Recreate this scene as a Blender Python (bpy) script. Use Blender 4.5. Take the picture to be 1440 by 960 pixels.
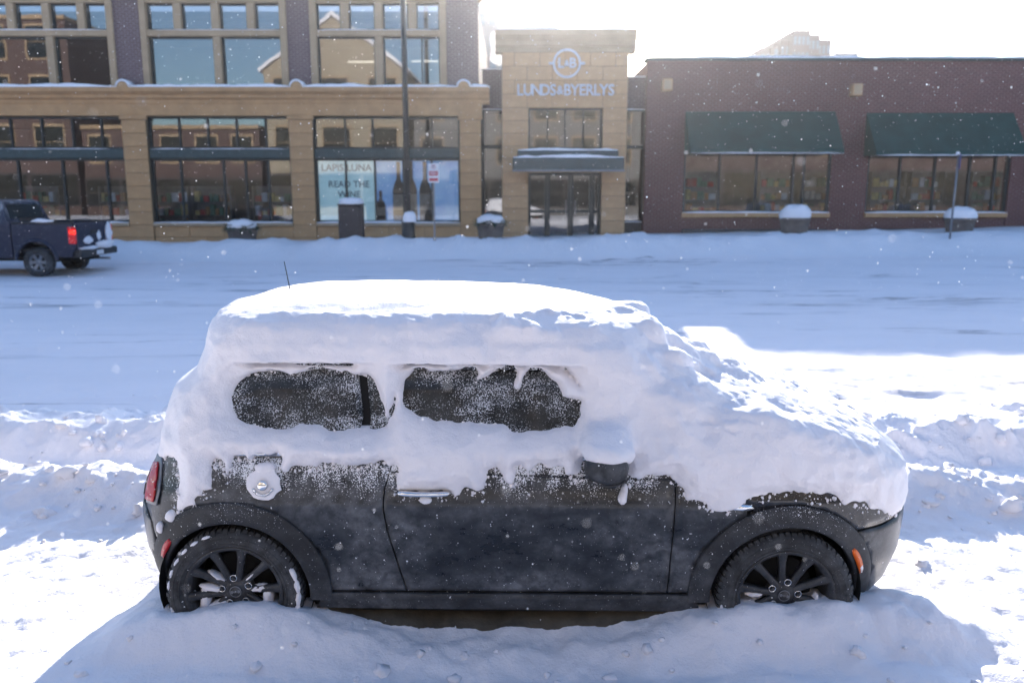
import bpy, bmesh, math, random
import numpy as np
from mathutils import Vector, Matrix, geometry as mgeo

for _o in list(bpy.data.objects):
    bpy.data.objects.remove(_o)
scene = bpy.context.scene
COL = scene.collection
R = math.radians

# ------------------------------------------------------------------ camera
CAM_Z = 2.106
PITCH = R(10.45)
FPX = 1150.0
cam_d = bpy.data.cameras.new('camera')
cam_d.sensor_width = 36.0
cam_d.lens = FPX / 1440.0 * 36.0
cam_d.clip_start = 0.05
cam_d.clip_end = 3000.0
cam_d.dof.use_dof = True
cam_d.dof.focus_distance = 3.75
cam_d.dof.aperture_fstop = 2.2
cam = bpy.data.objects.new('camera', cam_d)
COL.objects.link(cam)
cam.location = (0, 0, CAM_Z)
cam.rotation_euler = (R(90) - PITCH, 0, 0)
scene.camera = cam

# ------------------------------------------------------------------ sky, sun, exposure
SUN_AZ, SUN_EL = R(4.2), R(19.7)
world = bpy.data.worlds.new('World')
scene.world = world
world.use_nodes = True
wn = world.node_tree
wn.nodes.clear()
sky = wn.nodes.new('ShaderNodeTexSky')
sky.sky_type = 'NISHITA'
sky.sun_disc = False
sky.sun_elevation = SUN_EL
sky.sun_rotation = SUN_AZ
sky.altitude = 250.0
sky.air_density = 1.0
sky.dust_density = 1.1
sky.ozone_density = 3.2
bg = wn.nodes.new('ShaderNodeBackground')
bg.inputs['Strength'].default_value = 0.13
wo = wn.nodes.new('ShaderNodeOutputWorld')
wn.links.new(sky.outputs[0], bg.inputs[0])
wn.links.new(bg.outputs[0], wo.inputs[0])

sun_d = bpy.data.lights.new('sun', 'SUN')
sun_d.energy = 5.0
sun_d.angle = R(0.6)
sun_d.color = (1.0, 0.93, 0.84)
sun = bpy.data.objects.new('sun', sun_d)
COL.objects.link(sun)
SDIR = Vector((math.sin(SUN_AZ) * math.cos(SUN_EL), math.cos(SUN_AZ) * math.cos(SUN_EL), math.sin(SUN_EL)))
sun.rotation_euler = SDIR.to_track_quat('Z', 'Y').to_euler()
sun.location = (2, 20, 30)

scene.view_settings.view_transform = 'Standard'
scene.view_settings.look = 'None'
scene.view_settings.gamma = 1.0
scene.view_settings.use_curve_mapping = False
scene.view_settings.exposure = 1.40
scene.cycles.max_bounces = 8
scene.cycles.diffuse_bounces = 3
scene.cycles.glossy_bounces = 4
scene.cycles.transparent_max_bounces = 12
scene.cycles.volume_bounces = 0
scene.cycles.caustics_reflective = False
scene.cycles.caustics_refractive = False
scene.cycles.use_denoising = True

# ------------------------------------------------------------------ helpers
def px_world(px, py, Y):
    """A point on the upright plane y = Y that the photograph shows at px, py (1440 x 960)."""
    a = PITCH + math.atan((py - 480.0) / FPX)
    drop = Y * math.tan(a)
    depth = Y * math.cos(PITCH) + drop * math.sin(PITCH)
    return Vector(((px - 720.0) / FPX * depth, Y, CAM_Z - drop))

def props(o, label=None, cat=None, group=None, kind=None):
    if label: o['label'] = label
    if cat: o['category'] = cat
    if group: o['group'] = group
    if kind: o['kind'] = kind
    return o

def empty(name, loc=(0, 0, 0), parent=None):
    o = bpy.data.objects.new(name, None)
    COL.objects.link(o)
    o.location = loc
    o.empty_display_size = 0.2
    if parent: o.parent = parent
    return o

def mesh_obj(name, me, mat, parent=None, smooth=False):
    o = bpy.data.objects.new(name, me)
    COL.objects.link(o)
    if mat is not None:
        me.materials.clear()
        me.materials.append(mat)
    if parent: o.parent = parent
    if smooth:
        me.polygons.foreach_set('use_smooth', [True] * len(me.polygons))
    return o

class MB:
    """Collects simple shapes into one mesh."""
    def __init__(s):
        s.v, s.f = [], []
    def add(s, vs, fs):
        n = len(s.v)
        s.v += [tuple(v) for v in vs]
        s.f += [tuple(i + n for i in f) for f in fs]
        return s
    def box(s, x0, x1, y0, y1, z0, z1):
        vs = [(x, y, z) for x in (x0, x1) for y in (y0, y1) for z in (z0, z1)]
        return s.add(vs, [(0, 1, 3, 2), (4, 6, 7, 5), (0, 4, 5, 1), (2, 3, 7, 6), (0, 2, 6, 4), (1, 5, 7, 3)])
    def bbox(s, x0, x1, y0, y1, z0, z1, b=0.01):
        """A box with chamfered edges."""
        bm = bmesh.new()
        bmesh.ops.create_cube(bm, size=1.0)
        for v in bm.verts:
            v.co = Vector(((x0 + x1) / 2 + v.co.x * (x1 - x0), (y0 + y1) / 2 + v.co.y * (y1 - y0), (z0 + z1) / 2 + v.co.z * (z1 - z0)))
        bmesh.ops.bevel(bm, geom=bm.edges[:], offset=b, segments=1, affect='EDGES', profile=0.5)
        bm.verts.index_update()
        s.add([v.co for v in bm.verts], [[v.index for v in f.verts] for f in bm.faces])
        bm.free()
        return s
    def tube(s, pts, r, n=10, cap=True):
        pts = [Vector(p) for p in pts]
        rs = r if isinstance(r, (list, tuple)) else [r] * len(pts)
        rings = []
        for i, p in enumerate(pts):
            d = (pts[min(i + 1, len(pts) - 1)] - pts[max(i - 1, 0)]).normalized()
            a = d.orthogonal().normalized() if abs(d.z) < 0.99 else Vector((1, 0, 0))
            if abs(d.z) >= 0.99:
                a = (a - d * a.dot(d)).normalized()
            b = d.cross(a)
            rings.append([p + (a * math.cos(t) + b * math.sin(t)) * rs[i] for t in [2 * math.pi * k / n for k in range(n)]])
        vs = [v for r_ in rings for v in r_]
        fs = []
        for i in range(len(pts) - 1):
            for k in range(n):
                fs.append((i * n + k, i * n + (k + 1) % n, (i + 1) * n + (k + 1) % n, (i + 1) * n + k))
        if cap:
            fs.append(tuple(range(n - 1, -1, -1)))
            fs.append(tuple(range((len(pts) - 1) * n, len(pts) * n)))
        return s.add(vs, fs)
    def lathe_y(s, prof, n=48, c=(0, 0, 0), a0=0.0, a1=2 * math.pi):
        """prof: (radius, y) pairs, spun about the y axis through c."""
        full = abs(a1 - a0 - 2 * math.pi) < 1e-6
        m = n if full else n + 1
        vs = []
        for k in range(m):
            t = a0 + (a1 - a0) * k / n
            for r, y in prof:
                vs.append((c[0] + r * math.cos(t), c[1] + y, c[2] + r * math.sin(t)))
        q = len(prof)
        fs = []
        for k in range(n):
            k2 = (k + 1) % m
            for i in range(q - 1):
                fs.append((k * q + i, k * q + i + 1, k2 * q + i + 1, k2 * q + i))
        return s.add(vs, fs)
    def lathe_z(s, prof, n=24, c=(0, 0, 0)):
        vs = []
        for k in range(n):
            t = 2 * math.pi * k / n
            for r, z in prof:
                vs.append((c[0] + r * math.cos(t), c[1] + r * math.sin(t), c[2] + z))
        q = len(prof)
        fs = []
        for k in range(n):
            k2 = (k + 1) % n
            for i in range(q - 1):
                fs.append((k * q + i, k2 * q + i, k2 * q + i + 1, k * q + i + 1))
        return s.add(vs, fs)
    def prism_x(s, prof, x0, x1):
        """prof: closed (y, z) outline swept along x."""
        n = len(prof)
        vs = [(x0, y, z) for y, z in prof] + [(x1, y, z) for y, z in prof]
        fs = [tuple(range(n)), tuple(range(2 * n - 1, n - 1, -1))]
        for i in range(n):
            j = (i + 1) % n
            fs.append((i, i + n, j + n, j))
        return s.add(vs, fs)
    def prism_y(s, prof, y0, y1):
        """prof: closed (x, z) outline swept along y."""
        n = len(prof)
        vs = [(x, y0, z) for x, z in prof] + [(x, y1, z) for x, z in prof]
        fs = [tuple(range(n)), tuple(range(2 * n - 1, n - 1, -1))]
        for i in range(n):
            j = (i + 1) % n
            fs.append((i, i + n, j + n, j))
        return s.add(vs, fs)
    def mesh(s, name='mesh', fix=True):
        me = bpy.data.meshes.new(name)
        me.from_pydata(s.v, [], s.f)
        if fix:
            bm = bmesh.new(); bm.from_mesh(me)
            bmesh.ops.recalc_face_normals(bm, faces=bm.faces)
            bm.to_mesh(me); bm.free()
        me.update()
        return me
    def build(s, name, mat, parent=None, smooth=False):
        return mesh_obj(name, s.mesh(name), mat, parent, smooth)

# numpy gradient noise -------------------------------------------------
_rs = np.random.RandomState(7)
_perm = _rs.permutation(256).astype(np.int64)
_perm = np.concatenate([_perm, _perm, _perm])
_grad = _rs.normal(size=(256, 3))
_grad /= np.linalg.norm(_grad, axis=1)[:, None]

def pnoise(x, y, z):
    x, y, z = np.broadcast_arrays(np.asarray(x, float), np.asarray(y, float), np.asarray(z, float))
    xi, yi, zi = np.floor(x).astype(np.int64), np.floor(y).astype(np.int64), np.floor(z).astype(np.int64)
    fx, fy, fz = x - xi, y - yi, z - zi
    u, v, w = (t * t * t * (t * (t * 6 - 15) + 10) for t in (fx, fy, fz))
    def g(dx, dy, dz):
        h = _perm[_perm[_perm[(xi + dx) & 255] + ((yi + dy) & 255)] + ((zi + dz) & 255)]
        q = _grad[h]
        return q[..., 0] * (fx - dx) + q[..., 1] * (fy - dy) + q[..., 2] * (fz - dz)
    l = lambda a, b, t: a + (b - a) * t
    return l(l(l(g(0, 0, 0), g(1, 0, 0), u), l(g(0, 1, 0), g(1, 1, 0), u), v),
             l(l(g(0, 0, 1), g(1, 0, 1), u), l(g(0, 1, 1), g(1, 1, 1), u), v), w) * 1.5

def fbm(x, y, z, f=1.0, octs=4, gain=0.5, ridged=False):
    s, a = 0.0, 1.0
    for i in range(octs):
        n = pnoise(x * f + 17.3 * i, y * f + 5.1 * i, z * f + 9.7 * i)
        if ridged: n = 0.5 - np.abs(n)
        s = s + a * n
        f *= 2.03
        a *= gain
    return s

def sstep(a, b, x):
    t = np.clip((x - a) / (b - a), 0, 1)
    return t * t * (3 - 2 * t)

# ------------------------------------------------------------------ materials
def nodes_of(name):
    m = bpy.data.materials.new(name)
    m.use_nodes = True
    nt = m.node_tree
    nt.nodes.clear()
    out = nt.nodes.new('ShaderNodeOutputMaterial')
    return m, nt, out

def N(nt, typ, **kw):
    n = nt.nodes.new(typ)
    for k, v in kw.items():
        if k in n.inputs.keys():
            n.inputs[k].default_value = v
        else:
            setattr(n, k, v)
    return n

def L(nt, a, b):
    nt.links.new(a, b)

def noise_tex(nt, scale, detail=4.0, rough=0.55, coords='Object', stretch=None):
    tc = nt.nodes.new('ShaderNodeTexCoord')
    src = tc.outputs[coords]
    if stretch:
        mp = nt.nodes.new('ShaderNodeMapping')
        mp.inputs['Scale'].default_value = stretch
        L(nt, src, mp.inputs['Vector'])
        src = mp.outputs[0]
    n = nt.nodes.new('ShaderNodeTexNoise')
    n.inputs['Scale'].default_value = scale
    n.inputs['Detail'].default_value = detail
    n.inputs['Roughness'].default_value = rough
    L(nt, src, n.inputs['Vector'])
    return n.outputs['Fac']

def ramp(nt, src, p0, p1, c0=(0, 0, 0, 1), c1=(1, 1, 1, 1)):
    r = nt.nodes.new('ShaderNodeValToRGB')
    r.color_ramp.elements[0].position = p0
    r.color_ramp.elements[0].color = c0
    r.color_ramp.elements[1].position = p1
    r.color_ramp.elements[1].color = c1
    L(nt, src, r.inputs[0])
    return r.outputs[0]

def mixc(nt, fac, a, b, mode='MIX'):
    m = nt.nodes.new('ShaderNodeMix')
    m.data_type = 'RGBA'
    m.blend_type = mode
    for sock, val in ((m.inputs[0], fac), (m.inputs[6], a), (m.inputs[7], b)):
        if hasattr(val, 'is_output'):
            L(nt, val, sock)
        elif isinstance(val, (int, float)):
            sock.default_value = val
        else:
            sock.default_value = (*val[:3], 1.0)
    return m.outputs[2]

def math_n(nt, op, a, b=0.0):
    m = nt.nodes.new('ShaderNodeMath')
    m.operation = op
    for sock, val in ((m.inputs[0], a), (m.inputs[1], b)):
        if hasattr(val, 'is_output'):
            L(nt, val, sock)
        else:
            sock.default_value = val
    return m.outputs[0]

def bump(nt, h, strength=0.3, dist=0.01):
    b = nt.nodes.new('ShaderNodeBump')
    b.inputs['Strength'].default_value = strength
    b.inputs['Distance'].default_value = dist
    L(nt, h, b.inputs['Height'])
    return b.outputs[0]

def mat_basic(name, col, rough=0.6, metal=0.0, var=0.25, scale=6.0, bmp=0.0, spec=0.5, coat=0.0, bscale=None):
    m, nt, out = nodes_of(name)
    p = N(nt, 'ShaderNodeBsdfPrincipled', Roughness=rough, Metallic=metal)
    p.inputs['Specular IOR Level'].default_value = spec
    p.inputs['Coat Weight'].default_value = coat
    n = noise_tex(nt, scale, 5.0)
    lo = tuple(c * (1 - var) for c in col)
    hi = tuple(min(1, c * (1 + var)) for c in col)
    L(nt, mixc(nt, ramp(nt, n, 0.3, 0.7), lo, hi), p.inputs['Base Color'])
    if bmp:
        L(nt, bump(nt, noise_tex(nt, bscale or scale * 6, 4.0), bmp, 0.01), p.inputs['Normal'])
    L(nt, p.outputs[0], out.inputs[0])
    return m

def mat_snow(name, col=(0.90, 0.875, 0.905), b1=(60.0, 0.35, 0.006), b2=(14.0, 0.3, 0.02), dirt=0.0, stretch=None, sss=0.0):
    m, nt, out = nodes_of(name)
    p = N(nt, 'ShaderNodeBsdfPrincipled', Roughness=0.75)
    p.inputs['Specular IOR Level'].default_value = 0.25
    n1 = noise_tex(nt, b1[0], 5.0, 0.65)
    n2 = noise_tex(nt, b2[0], 5.0, 0.6, stretch=stretch)
    c = mixc(nt, ramp(nt, noise_tex(nt, 1.3, 3.0), 0.3, 0.7), tuple(v * 0.965 for v in col), col)
    if dirt:
        d = ramp(nt, noise_tex(nt, 0.9, 8.0, 0.62, stretch=(0.09, 1.0, 1.0)), 0.57, 0.66)
        e = ramp(nt, noise_tex(nt, 3.0, 6.0, 0.65, stretch=(0.25, 1.0, 1.0)), 0.42, 0.6)
        c = mixc(nt, math_n(nt, 'MULTIPLY', math_n(nt, 'MULTIPLY', d, e), dirt), c, (0.30, 0.30, 0.33))
        n_ = noise_tex(nt, 0.8, 6.0, 0.6, stretch=(0.10, 1.0, 1.0))
        ln = nt.nodes.new('ShaderNodeMapRange'); ln.inputs['From Min'].default_value = 0.010; ln.inputs['From Max'].default_value = 0.002
        L(nt, math_n(nt, 'ABSOLUTE', math_n(nt, 'SUBTRACT', n_, 0.52)), ln.inputs['Value'])
        k_ = ramp(nt, noise_tex(nt, 0.35, 3.0, 0.6, stretch=(0.35, 1.0, 1.0)), 0.50, 0.58)
        c = mixc(nt, math_n(nt, 'MULTIPLY', ln.outputs[0], math_n(nt, 'MULTIPLY', k_, 0.8)), c, (0.10, 0.10, 0.12))
        g = ramp(nt, noise_tex(nt, 0.5, 5.0, 0.6, stretch=(0.12, 1.0, 1.0)), 0.35, 0.7)
        c = mixc(nt, math_n(nt, 'MULTIPLY', g, 0.2 * dirt), c, (0.62, 0.63, 0.67))
    L(nt, c, p.inputs['Base Color'])
    b = nt.nodes.new('ShaderNodeBump')
    b.inputs['Strength'].default_value = b2[1]; b.inputs['Distance'].default_value = b2[2]
    L(nt, n2, b.inputs['Height'])
    b_ = nt.nodes.new('ShaderNodeBump')
    b_.inputs['Strength'].default_value = b1[1]; b_.inputs['Distance'].default_value = b1[2]
    L(nt, n1, b_.inputs['Height']); L(nt, b.outputs[0], b_.inputs['Normal'])
    L(nt, b_.outputs[0], p.inputs['Normal'])
    if sss:
        p.inputs['Subsurface Weight'].default_value = sss
        p.inputs['Subsurface Radius'].default_value = (0.03, 0.035, 0.045)
        p.inputs['Subsurface Scale'].default_value = 1.0
    L(nt, p.outputs[0], out.inputs[0])
    return m

def mat_brick(name, c1, c2, mortar, scale=1.0):
    m, nt, out = nodes_of(name)
    p = N(nt, 'ShaderNodeBsdfPrincipled', Roughness=0.85)
    tc = nt.nodes.new('ShaderNodeTexCoord')
    sp = nt.nodes.new('ShaderNodeSeparateXYZ')
    L(nt, tc.outputs['Object'], sp.inputs[0])
    cb = nt.nodes.new('ShaderNodeCombineXYZ')
    L(nt, math_n(nt, 'ADD', sp.outputs[0], sp.outputs[1]), cb.inputs[0]); L(nt, sp.outputs[2], cb.inputs[1])
    b = nt.nodes.new('ShaderNodeTexBrick')
    b.inputs['Scale'].default_value = scale
    b.inputs['Brick Width'].default_value = 0.215
    b.inputs['Row Height'].default_value = 0.075
    b.inputs['Mortar Size'].default_value = 0.009
    b.inputs['Color1'].default_value = (*c1, 1)
    b.inputs['Color2'].default_value = (*c2, 1)
    b.inputs['Mortar'].default_value = (*mortar, 1)
    L(nt, cb.outputs[0], b.inputs['Vector'])
    n = ramp(nt, noise_tex(nt, 1.1, 5.0), 0.3, 0.75)
    L(nt, mixc(nt, math_n(nt, 'MULTIPLY', n, 0.45), b.outputs[0], mixc(nt, 0.5, b.outputs[0], tuple(c * 0.5 for c in c1))), p.inputs['Base Color'])
    inv = math_n(nt, 'SUBTRACT', 1.0, b.outputs['Fac'])
    L(nt, bump(nt, inv, 0.5, 0.01), p.inputs['Normal'])
    L(nt, p.outputs[0], out.inputs[0])
    return m

def mat_pane(name, refl=0.42, tint=(0.75, 0.8, 0.82), wav=0.02):
    m, nt, out = nodes_of(name)
    g = N(nt, 'ShaderNodeBsdfGlossy', Roughness=0.015)
    g.inputs['Color'].default_value = (0.95, 0.97, 1.0, 1)
    t = nt.nodes.new('ShaderNodeBsdfTransparent')
    t.inputs['Color'].default_value = (*tint, 1)
    fr = N(nt, 'ShaderNodeFresnel', IOR=1.5)
    mx = nt.nodes.new('ShaderNodeMixShader')
    L(nt, math_n(nt, 'ADD', fr.outputs[0], refl), mx.inputs[0])
    L(nt, t.outputs[0], mx.inputs[1]); L(nt, g.outputs[0], mx.inputs[2])
    L(nt, bump(nt, noise_tex(nt, 0.9, 2.0), wav, 0.05), g.inputs['Normal'])
    L(nt, mx.outputs[0], out.inputs[0])
    return m

def mat_emit(name, col, s):
    m, nt, out = nodes_of(name)
    e = N(nt, 'ShaderNodeEmission', Strength=s)
    e.inputs['Color'].default_value = (*col, 1)
    L(nt, e.outputs[0], out.inputs[0])
    return m

M = {}
M['snow_ground'] = mat_snow('snow_ground', b1=(45.0, 0.5, 0.008), b2=(9.0, 0.45, 0.03))
M['snow_street'] = mat_snow('snow_street', col=(0.93, 0.88, 0.905), b1=(40.0, 0.35, 0.006), b2=(5.0, 0.35, 0.03), dirt=1.0, stretch=(0.25, 1.0, 1.0))
M['snow_car'] = mat_snow('snow_car', b1=(120.0, 0.7, 0.004), b2=(20.0, 0.45, 0.014))
M['snow_ledge'] = mat_snow('snow_ledge')
M['brick_purple'] = mat_brick('brick_purple', (0.135, 0.080, 0.088), (0.11, 0.064, 0.072), (0.27, 0.23, 0.23))
M['brick_red'] = mat_brick('brick_red', (0.130, 0.046, 0.042), (0.104, 0.037, 0.036), (0.21, 0.14, 0.135))
M['brick_opposite'] = mat_brick('brick_opposite', (0.115, 0.060, 0.052), (0.09, 0.048, 0.043), (0.15, 0.13, 0.12))
M['brick_dun'] = mat_brick('brick_dun', (0.20, 0.185, 0.18), (0.165, 0.155, 0.15), (0.26, 0.25, 0.245))
M['stone_tan'] = mat_basic('stone_tan', (0.47, 0.275, 0.135), 0.85, var=0.12, scale=3.0, bmp=0.15)
M['stone_tower'] = mat_basic('stone_tower', (0.51, 0.31, 0.165), 0.85, var=0.12, scale=3.0, bmp=0.15)
M['mortar'] = mat_basic('mortar', (0.17, 0.125, 0.085), 0.9, var=0.15)
M['stone_trim'] = mat_basic('stone_trim', (0.40, 0.285, 0.18), 0.85, var=0.12, scale=2.0, bmp=0.1)
M['green_metal'] = mat_basic('green_metal', (0.022, 0.05, 0.055), 0.5, var=0.2)
M['dark_frame'] = mat_basic('dark_frame', (0.012, 0.02, 0.024), 0.45, var=0.2)
M['awning'] = mat_basic('awning', (0.005, 0.046, 0.040), 0.8, var=0.2, scale=2.0, bmp=0.1)
M['pane'] = mat_pane('pane', 0.04, (0.85, 0.88, 0.9))
M['pane_upper'] = mat_pane('pane_upper', 0.095, (0.3, 0.33, 0.38))
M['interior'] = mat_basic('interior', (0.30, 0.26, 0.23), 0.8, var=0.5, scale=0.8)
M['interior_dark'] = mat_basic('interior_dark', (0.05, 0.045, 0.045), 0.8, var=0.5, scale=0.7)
M['lamp_warm'] = mat_emit('lamp_warm', (1.0, 0.78, 0.5), 3.0)
M['black_metal'] = mat_basic('black_metal', (0.015, 0.016, 0.018), 0.45, var=0.2)
M['galv'] = mat_basic('galv', (0.22, 0.23, 0.25), 0.5, metal=0.6, var=0.15)
M['concrete'] = mat_basic('concrete', (0.13, 0.11, 0.10), 0.9, var=0.2, bmp=0.2)
M['brown_box'] = mat_basic('brown_box', (0.055, 0.042, 0.042), 0.7, var=0.2)
M['letter'] = mat_basic('letter', (0.55, 0.56, 0.62), 0.4, var=0.08)
M['roof_dark'] = mat_basic('roof_dark', (0.06, 0.06, 0.065), 0.9)
M['far_stone'] = mat_basic('far_stone', (0.10, 0.075, 0.066), 0.9, var=0.1, scale=0.1)
M['far_pale'] = mat_basic('far_pale', (0.15, 0.145, 0.155), 0.9, var=0.1, scale=0.1)
M['evergreen'] = mat_basic('evergreen', (0.03, 0.055, 0.035), 0.8, var=0.4, scale=20)
# ------------------------------------------------------------------ the ground: one continuous height field cut into strips
YF = 28.5                                   # building line across the street

def ground_z(x, y):
    """Height of the snow surface."""
    far = sstep(19.0, 28.0, y)
    base = far * (0.46 + 0.0185 * x)
    # packed street with shallow ruts along x
    street = sstep(6.6, 7.6, y) * (1 - sstep(21.5, 23.0, y))
    ruts = 0.028 * fbm(x * 0.12, y * 1.6, 0.0, 1.0, 4) + 0.018 * fbm(x * 0.5, y * 2.5, 3.0, 1.0, 3)
    rough_right = sstep(0.5, 2.0, x) * (1 - sstep(9.0, 12.0, y))
    z = base + street * (ruts + rough_right * (0.03 * fbm(x, y, 1.0, 2.2, 4, 0.6)))
    for yy, dep in ((9.55, 0.035), (9.0, 0.03), (10.9, 0.02)):
        yc = yy + 0.06 * pnoise(x * 0.35, yy, 0) + 0.015 * x
        z = z - street * dep * np.exp(-((y - yc) / 0.07) ** 2) * (0.6 + 0.8 * pnoise(x * 0.9, yy, 4.0)) * sstep(1.0, 3.0, x)
    # parking lane level near the camera
    lane = 1 - 0.75 * sstep(5.2, 6.0, y) - 0.25 * sstep(6.3, 7.4, y)
    incar = 1 - sstep(1.9, 2.3, np.abs(x))
    n1 = fbm(x, y, 0.3, 0.8, 4)
    wob = 0.22 * pnoise(x * 0.55, 1.7, 0.2) + 0.07 * pnoise(x * 2.1, 4.2, 1.0) + 0.03 * pnoise(x * 6.0, 7.7, 2.0)
    lanez = 0.115 + 0.02 * n1
    # bank 1: crest near y = 6, steep towards the camera
    yb = y + wob
    crest = 0.285 + 0.05 * pnoise(x * 0.7, 9.1, 0) + 0.03 * pnoise(x * 2.6, 3.1, 0)
    b1 = np.where(yb > 6.0, crest * (1 - sstep(6.0, 7.6, yb)), crest * (1 - 0.80 * sstep(0.0, 0.42, 6.0 - yb) - 0.20 * sstep(0.3, 1.0, 6.0 - yb)))
    # bank 2: lower chunky ridge beside the car's ends
    y2 = y + 0.16 * pnoise(x * 0.8, 2.2, 5.0) + 0.06 * pnoise(x * 2.7, 2.2, 5.0)
    c2 = (0.14 + 0.07 * pnoise(x * 0.9, 6.6, 0) + 0.05 * pnoise(x * 2.3, 1.6, 0)) * sstep(1.85, 2.25, np.abs(x))
    b2 = c2 * np.where(y2 > 5.05, np.exp(-((y2 - 5.05) / 0.32) ** 2), np.exp(-((y2 - 5.05) / 0.26) ** 2))
    bank = np.maximum(b1, b2) + 0.25 * np.minimum(b1, b2)
    onbank = np.clip(bank / 0.15, 0, 1)
    chunk = fbm(x, y, 0.0, 1.5, 5, 0.52, ridged=True) - 0.3
    lump = np.maximum(fbm(x, y, 2.0, 5.5, 3, 0.5), 0) * np.clip(0.35 + 1.4 * fbm(x, y, 6.0, 0.9, 2), 0, 1)
    bank = bank + onbank * (0.13 * chunk + 0.11 * lump)
    lanez = lanez + (0.016 * fbm(x, y, 1.0, 5.0, 4, 0.6) - 0.004 * sstep(0.2, 0.5, fbm(x, y * 0.8, 3.0, 15.0, 2))) * (1 - incar * 0.7) + 0.02 * np.maximum(fbm(x, y, 8.0, 3.0, 3), 0) * (1 - incar)
    # snow heaped along the near side of the car
    along = (1 - sstep(1.9, 2.35, x)) * sstep(-2.0, -1.55, x)
    edge = 3.17 + 0.035 * x * (x > 0) + 0.03 * pnoise(x * 1.3, 0.4, 0) + 0.015 * pnoise(x * 4.0, 2.4, 0)
    heap = 0.125 * sstep(edge - 0.07, edge + 0.20, y) * (1 - sstep(3.55, 3.85, y)) * along
    heap = heap - 0.13 * np.exp(-np.abs((x + 0.0) / 0.80) ** 4) * np.exp(-((y - 3.40) / 0.26) ** 2)
    for cx in (-1.259, 1.236):
        heap = heap + 0.035 * np.exp(-((x - cx) / 0.42) ** 2 - ((y - 3.36) / 0.11) ** 2)
    heap = heap + (0.034 * fbm(x, y, 4.0, 2.4, 4, 0.55) + 0.014 * np.maximum(fbm(x, y, 4.4, 8.0, 3), 0)) * sstep(2.9, 3.25, y) * along
    heap = heap + 0.008 * np.sin((x * 0.9 + y * 1.6) * 14.0 + 2.5 * pnoise(x, y, 3.0)) * (1 - sstep(3.1, 3.3, y)) * sstep(0.6, 1.4, x)
    drift = 0.05 * sstep(0, 1, (2.9 - y)) * pnoise(x * 0.4, y * 0.4, 9)
    z = z + lane * (lanez + heap + drift) * (1 - 0.0 * onbank) + bank
    # hollow scooped under the car's tail and nose
    for cx, sg in ((-1.95, 1), (2.02, 1)):
        z = z - 0.05 * np.exp(-((x - cx) / 0.16) ** 2 - ((y - 3.85) / 0.40) ** 2)
    z = z + 0.24 * np.exp(-((y - 5.32) / 0.22) ** 2) * incar  # ridge added on the car's hidden far side to block sun beneath it
    # bank thrown up along the far kerb, then the sidewalk
    fk = y + 0.35 * pnoise(x * 0.3, 5.5, 0) + 0.1 * pnoise(x * 1.4, 5.5, 2)
    fb = (0.36 + 0.16 * pnoise(x * 0.35, 8.8, 0) + 0.10 * pnoise(x * 1.1, 8.8, 3)) * sstep(22.6, 24.6, fk) * (1 - 0.75 * sstep(24.9, 26.4, fk))
    z = z + fb + sstep(23, 24.5, y) * (1 - sstep(26, 27.5, y)) * 0.12 * np.maximum(fbm(x, y, 0, 1.3, 4), -0.2)
    return z

def graded(a, b, fine0, fine1, step, grow, maxstep):
    xs = [fine0]
    while xs[-1] < fine1: xs.append(xs[-1] + step)
    s = step
    up = [xs[-1]]
    while up[-1] < b:
        s = min(s * grow, maxstep); up.append(up[-1] + s)
    s = step
    dn = [xs[0]]
    while dn[-1] > a:
        s = min(s * grow, maxstep); dn.append(dn[-1] - s)
    return np.array(dn[:0:-1] + xs + up[1:])

gx = graded(-46, 46, -3.6, 3.6, 0.018, 1.035, 0.6)
gy = graded(-9.5, 29.2, 2.9, 6.7, 0.017, 1.018, 0.4)
GX, GY = np.meshgrid(gx, gy)
GZ = ground_z(GX, GY)

def strip(name, y0, y1, mat, label, cat, kind):
    i0, i1 = int(np.searchsorted(gy, y0)), min(int(np.searchsorted(gy, y1)), len(gy) - 1)
    X, Y, Z = GX[i0:i1 + 1], GY[i0:i1 + 1], GZ[i0:i1 + 1]
    nr, nc = X.shape
    idx = np.arange(nr * nc).reshape(nr, nc)
    q = np.stack([idx[:-1, :-1], idx[:-1, 1:], idx[1:, 1:], idx[1:, :-1]], -1).reshape(-1, 4)
    me = bpy.data.meshes.new(name)
    nv, nf = nr * nc, len(q)
    me.vertices.add(nv); me.vertices.foreach_set('co', np.stack([X, Y, Z], -1).ravel())
    me.loops.add(nf * 4); me.loops.foreach_set('vertex_index', q.ravel())
    me.polygons.add(nf); me.polygons.foreach_set('loop_start', np.arange(0, nf * 4, 4))
    me.polygons.foreach_set('use_smooth', np.ones(nf, bool))
    me.update(calc_edges=True)
    # normals of the whole field, so the strips meet without a seam
    gyv, gxv = np.gradient(GZ, gy, gx)
    nn = np.stack([-gxv, -gyv, np.ones_like(gxv)], -1)[i0:i1 + 1].reshape(-1, 3)
    nn /= np.linalg.norm(nn, axis=1)[:, None]
    me.normals_split_custom_set_from_vertices(nn.tolist())
    o = mesh_obj(name, me, mat)
    return props(o, label, cat, kind=kind)

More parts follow.
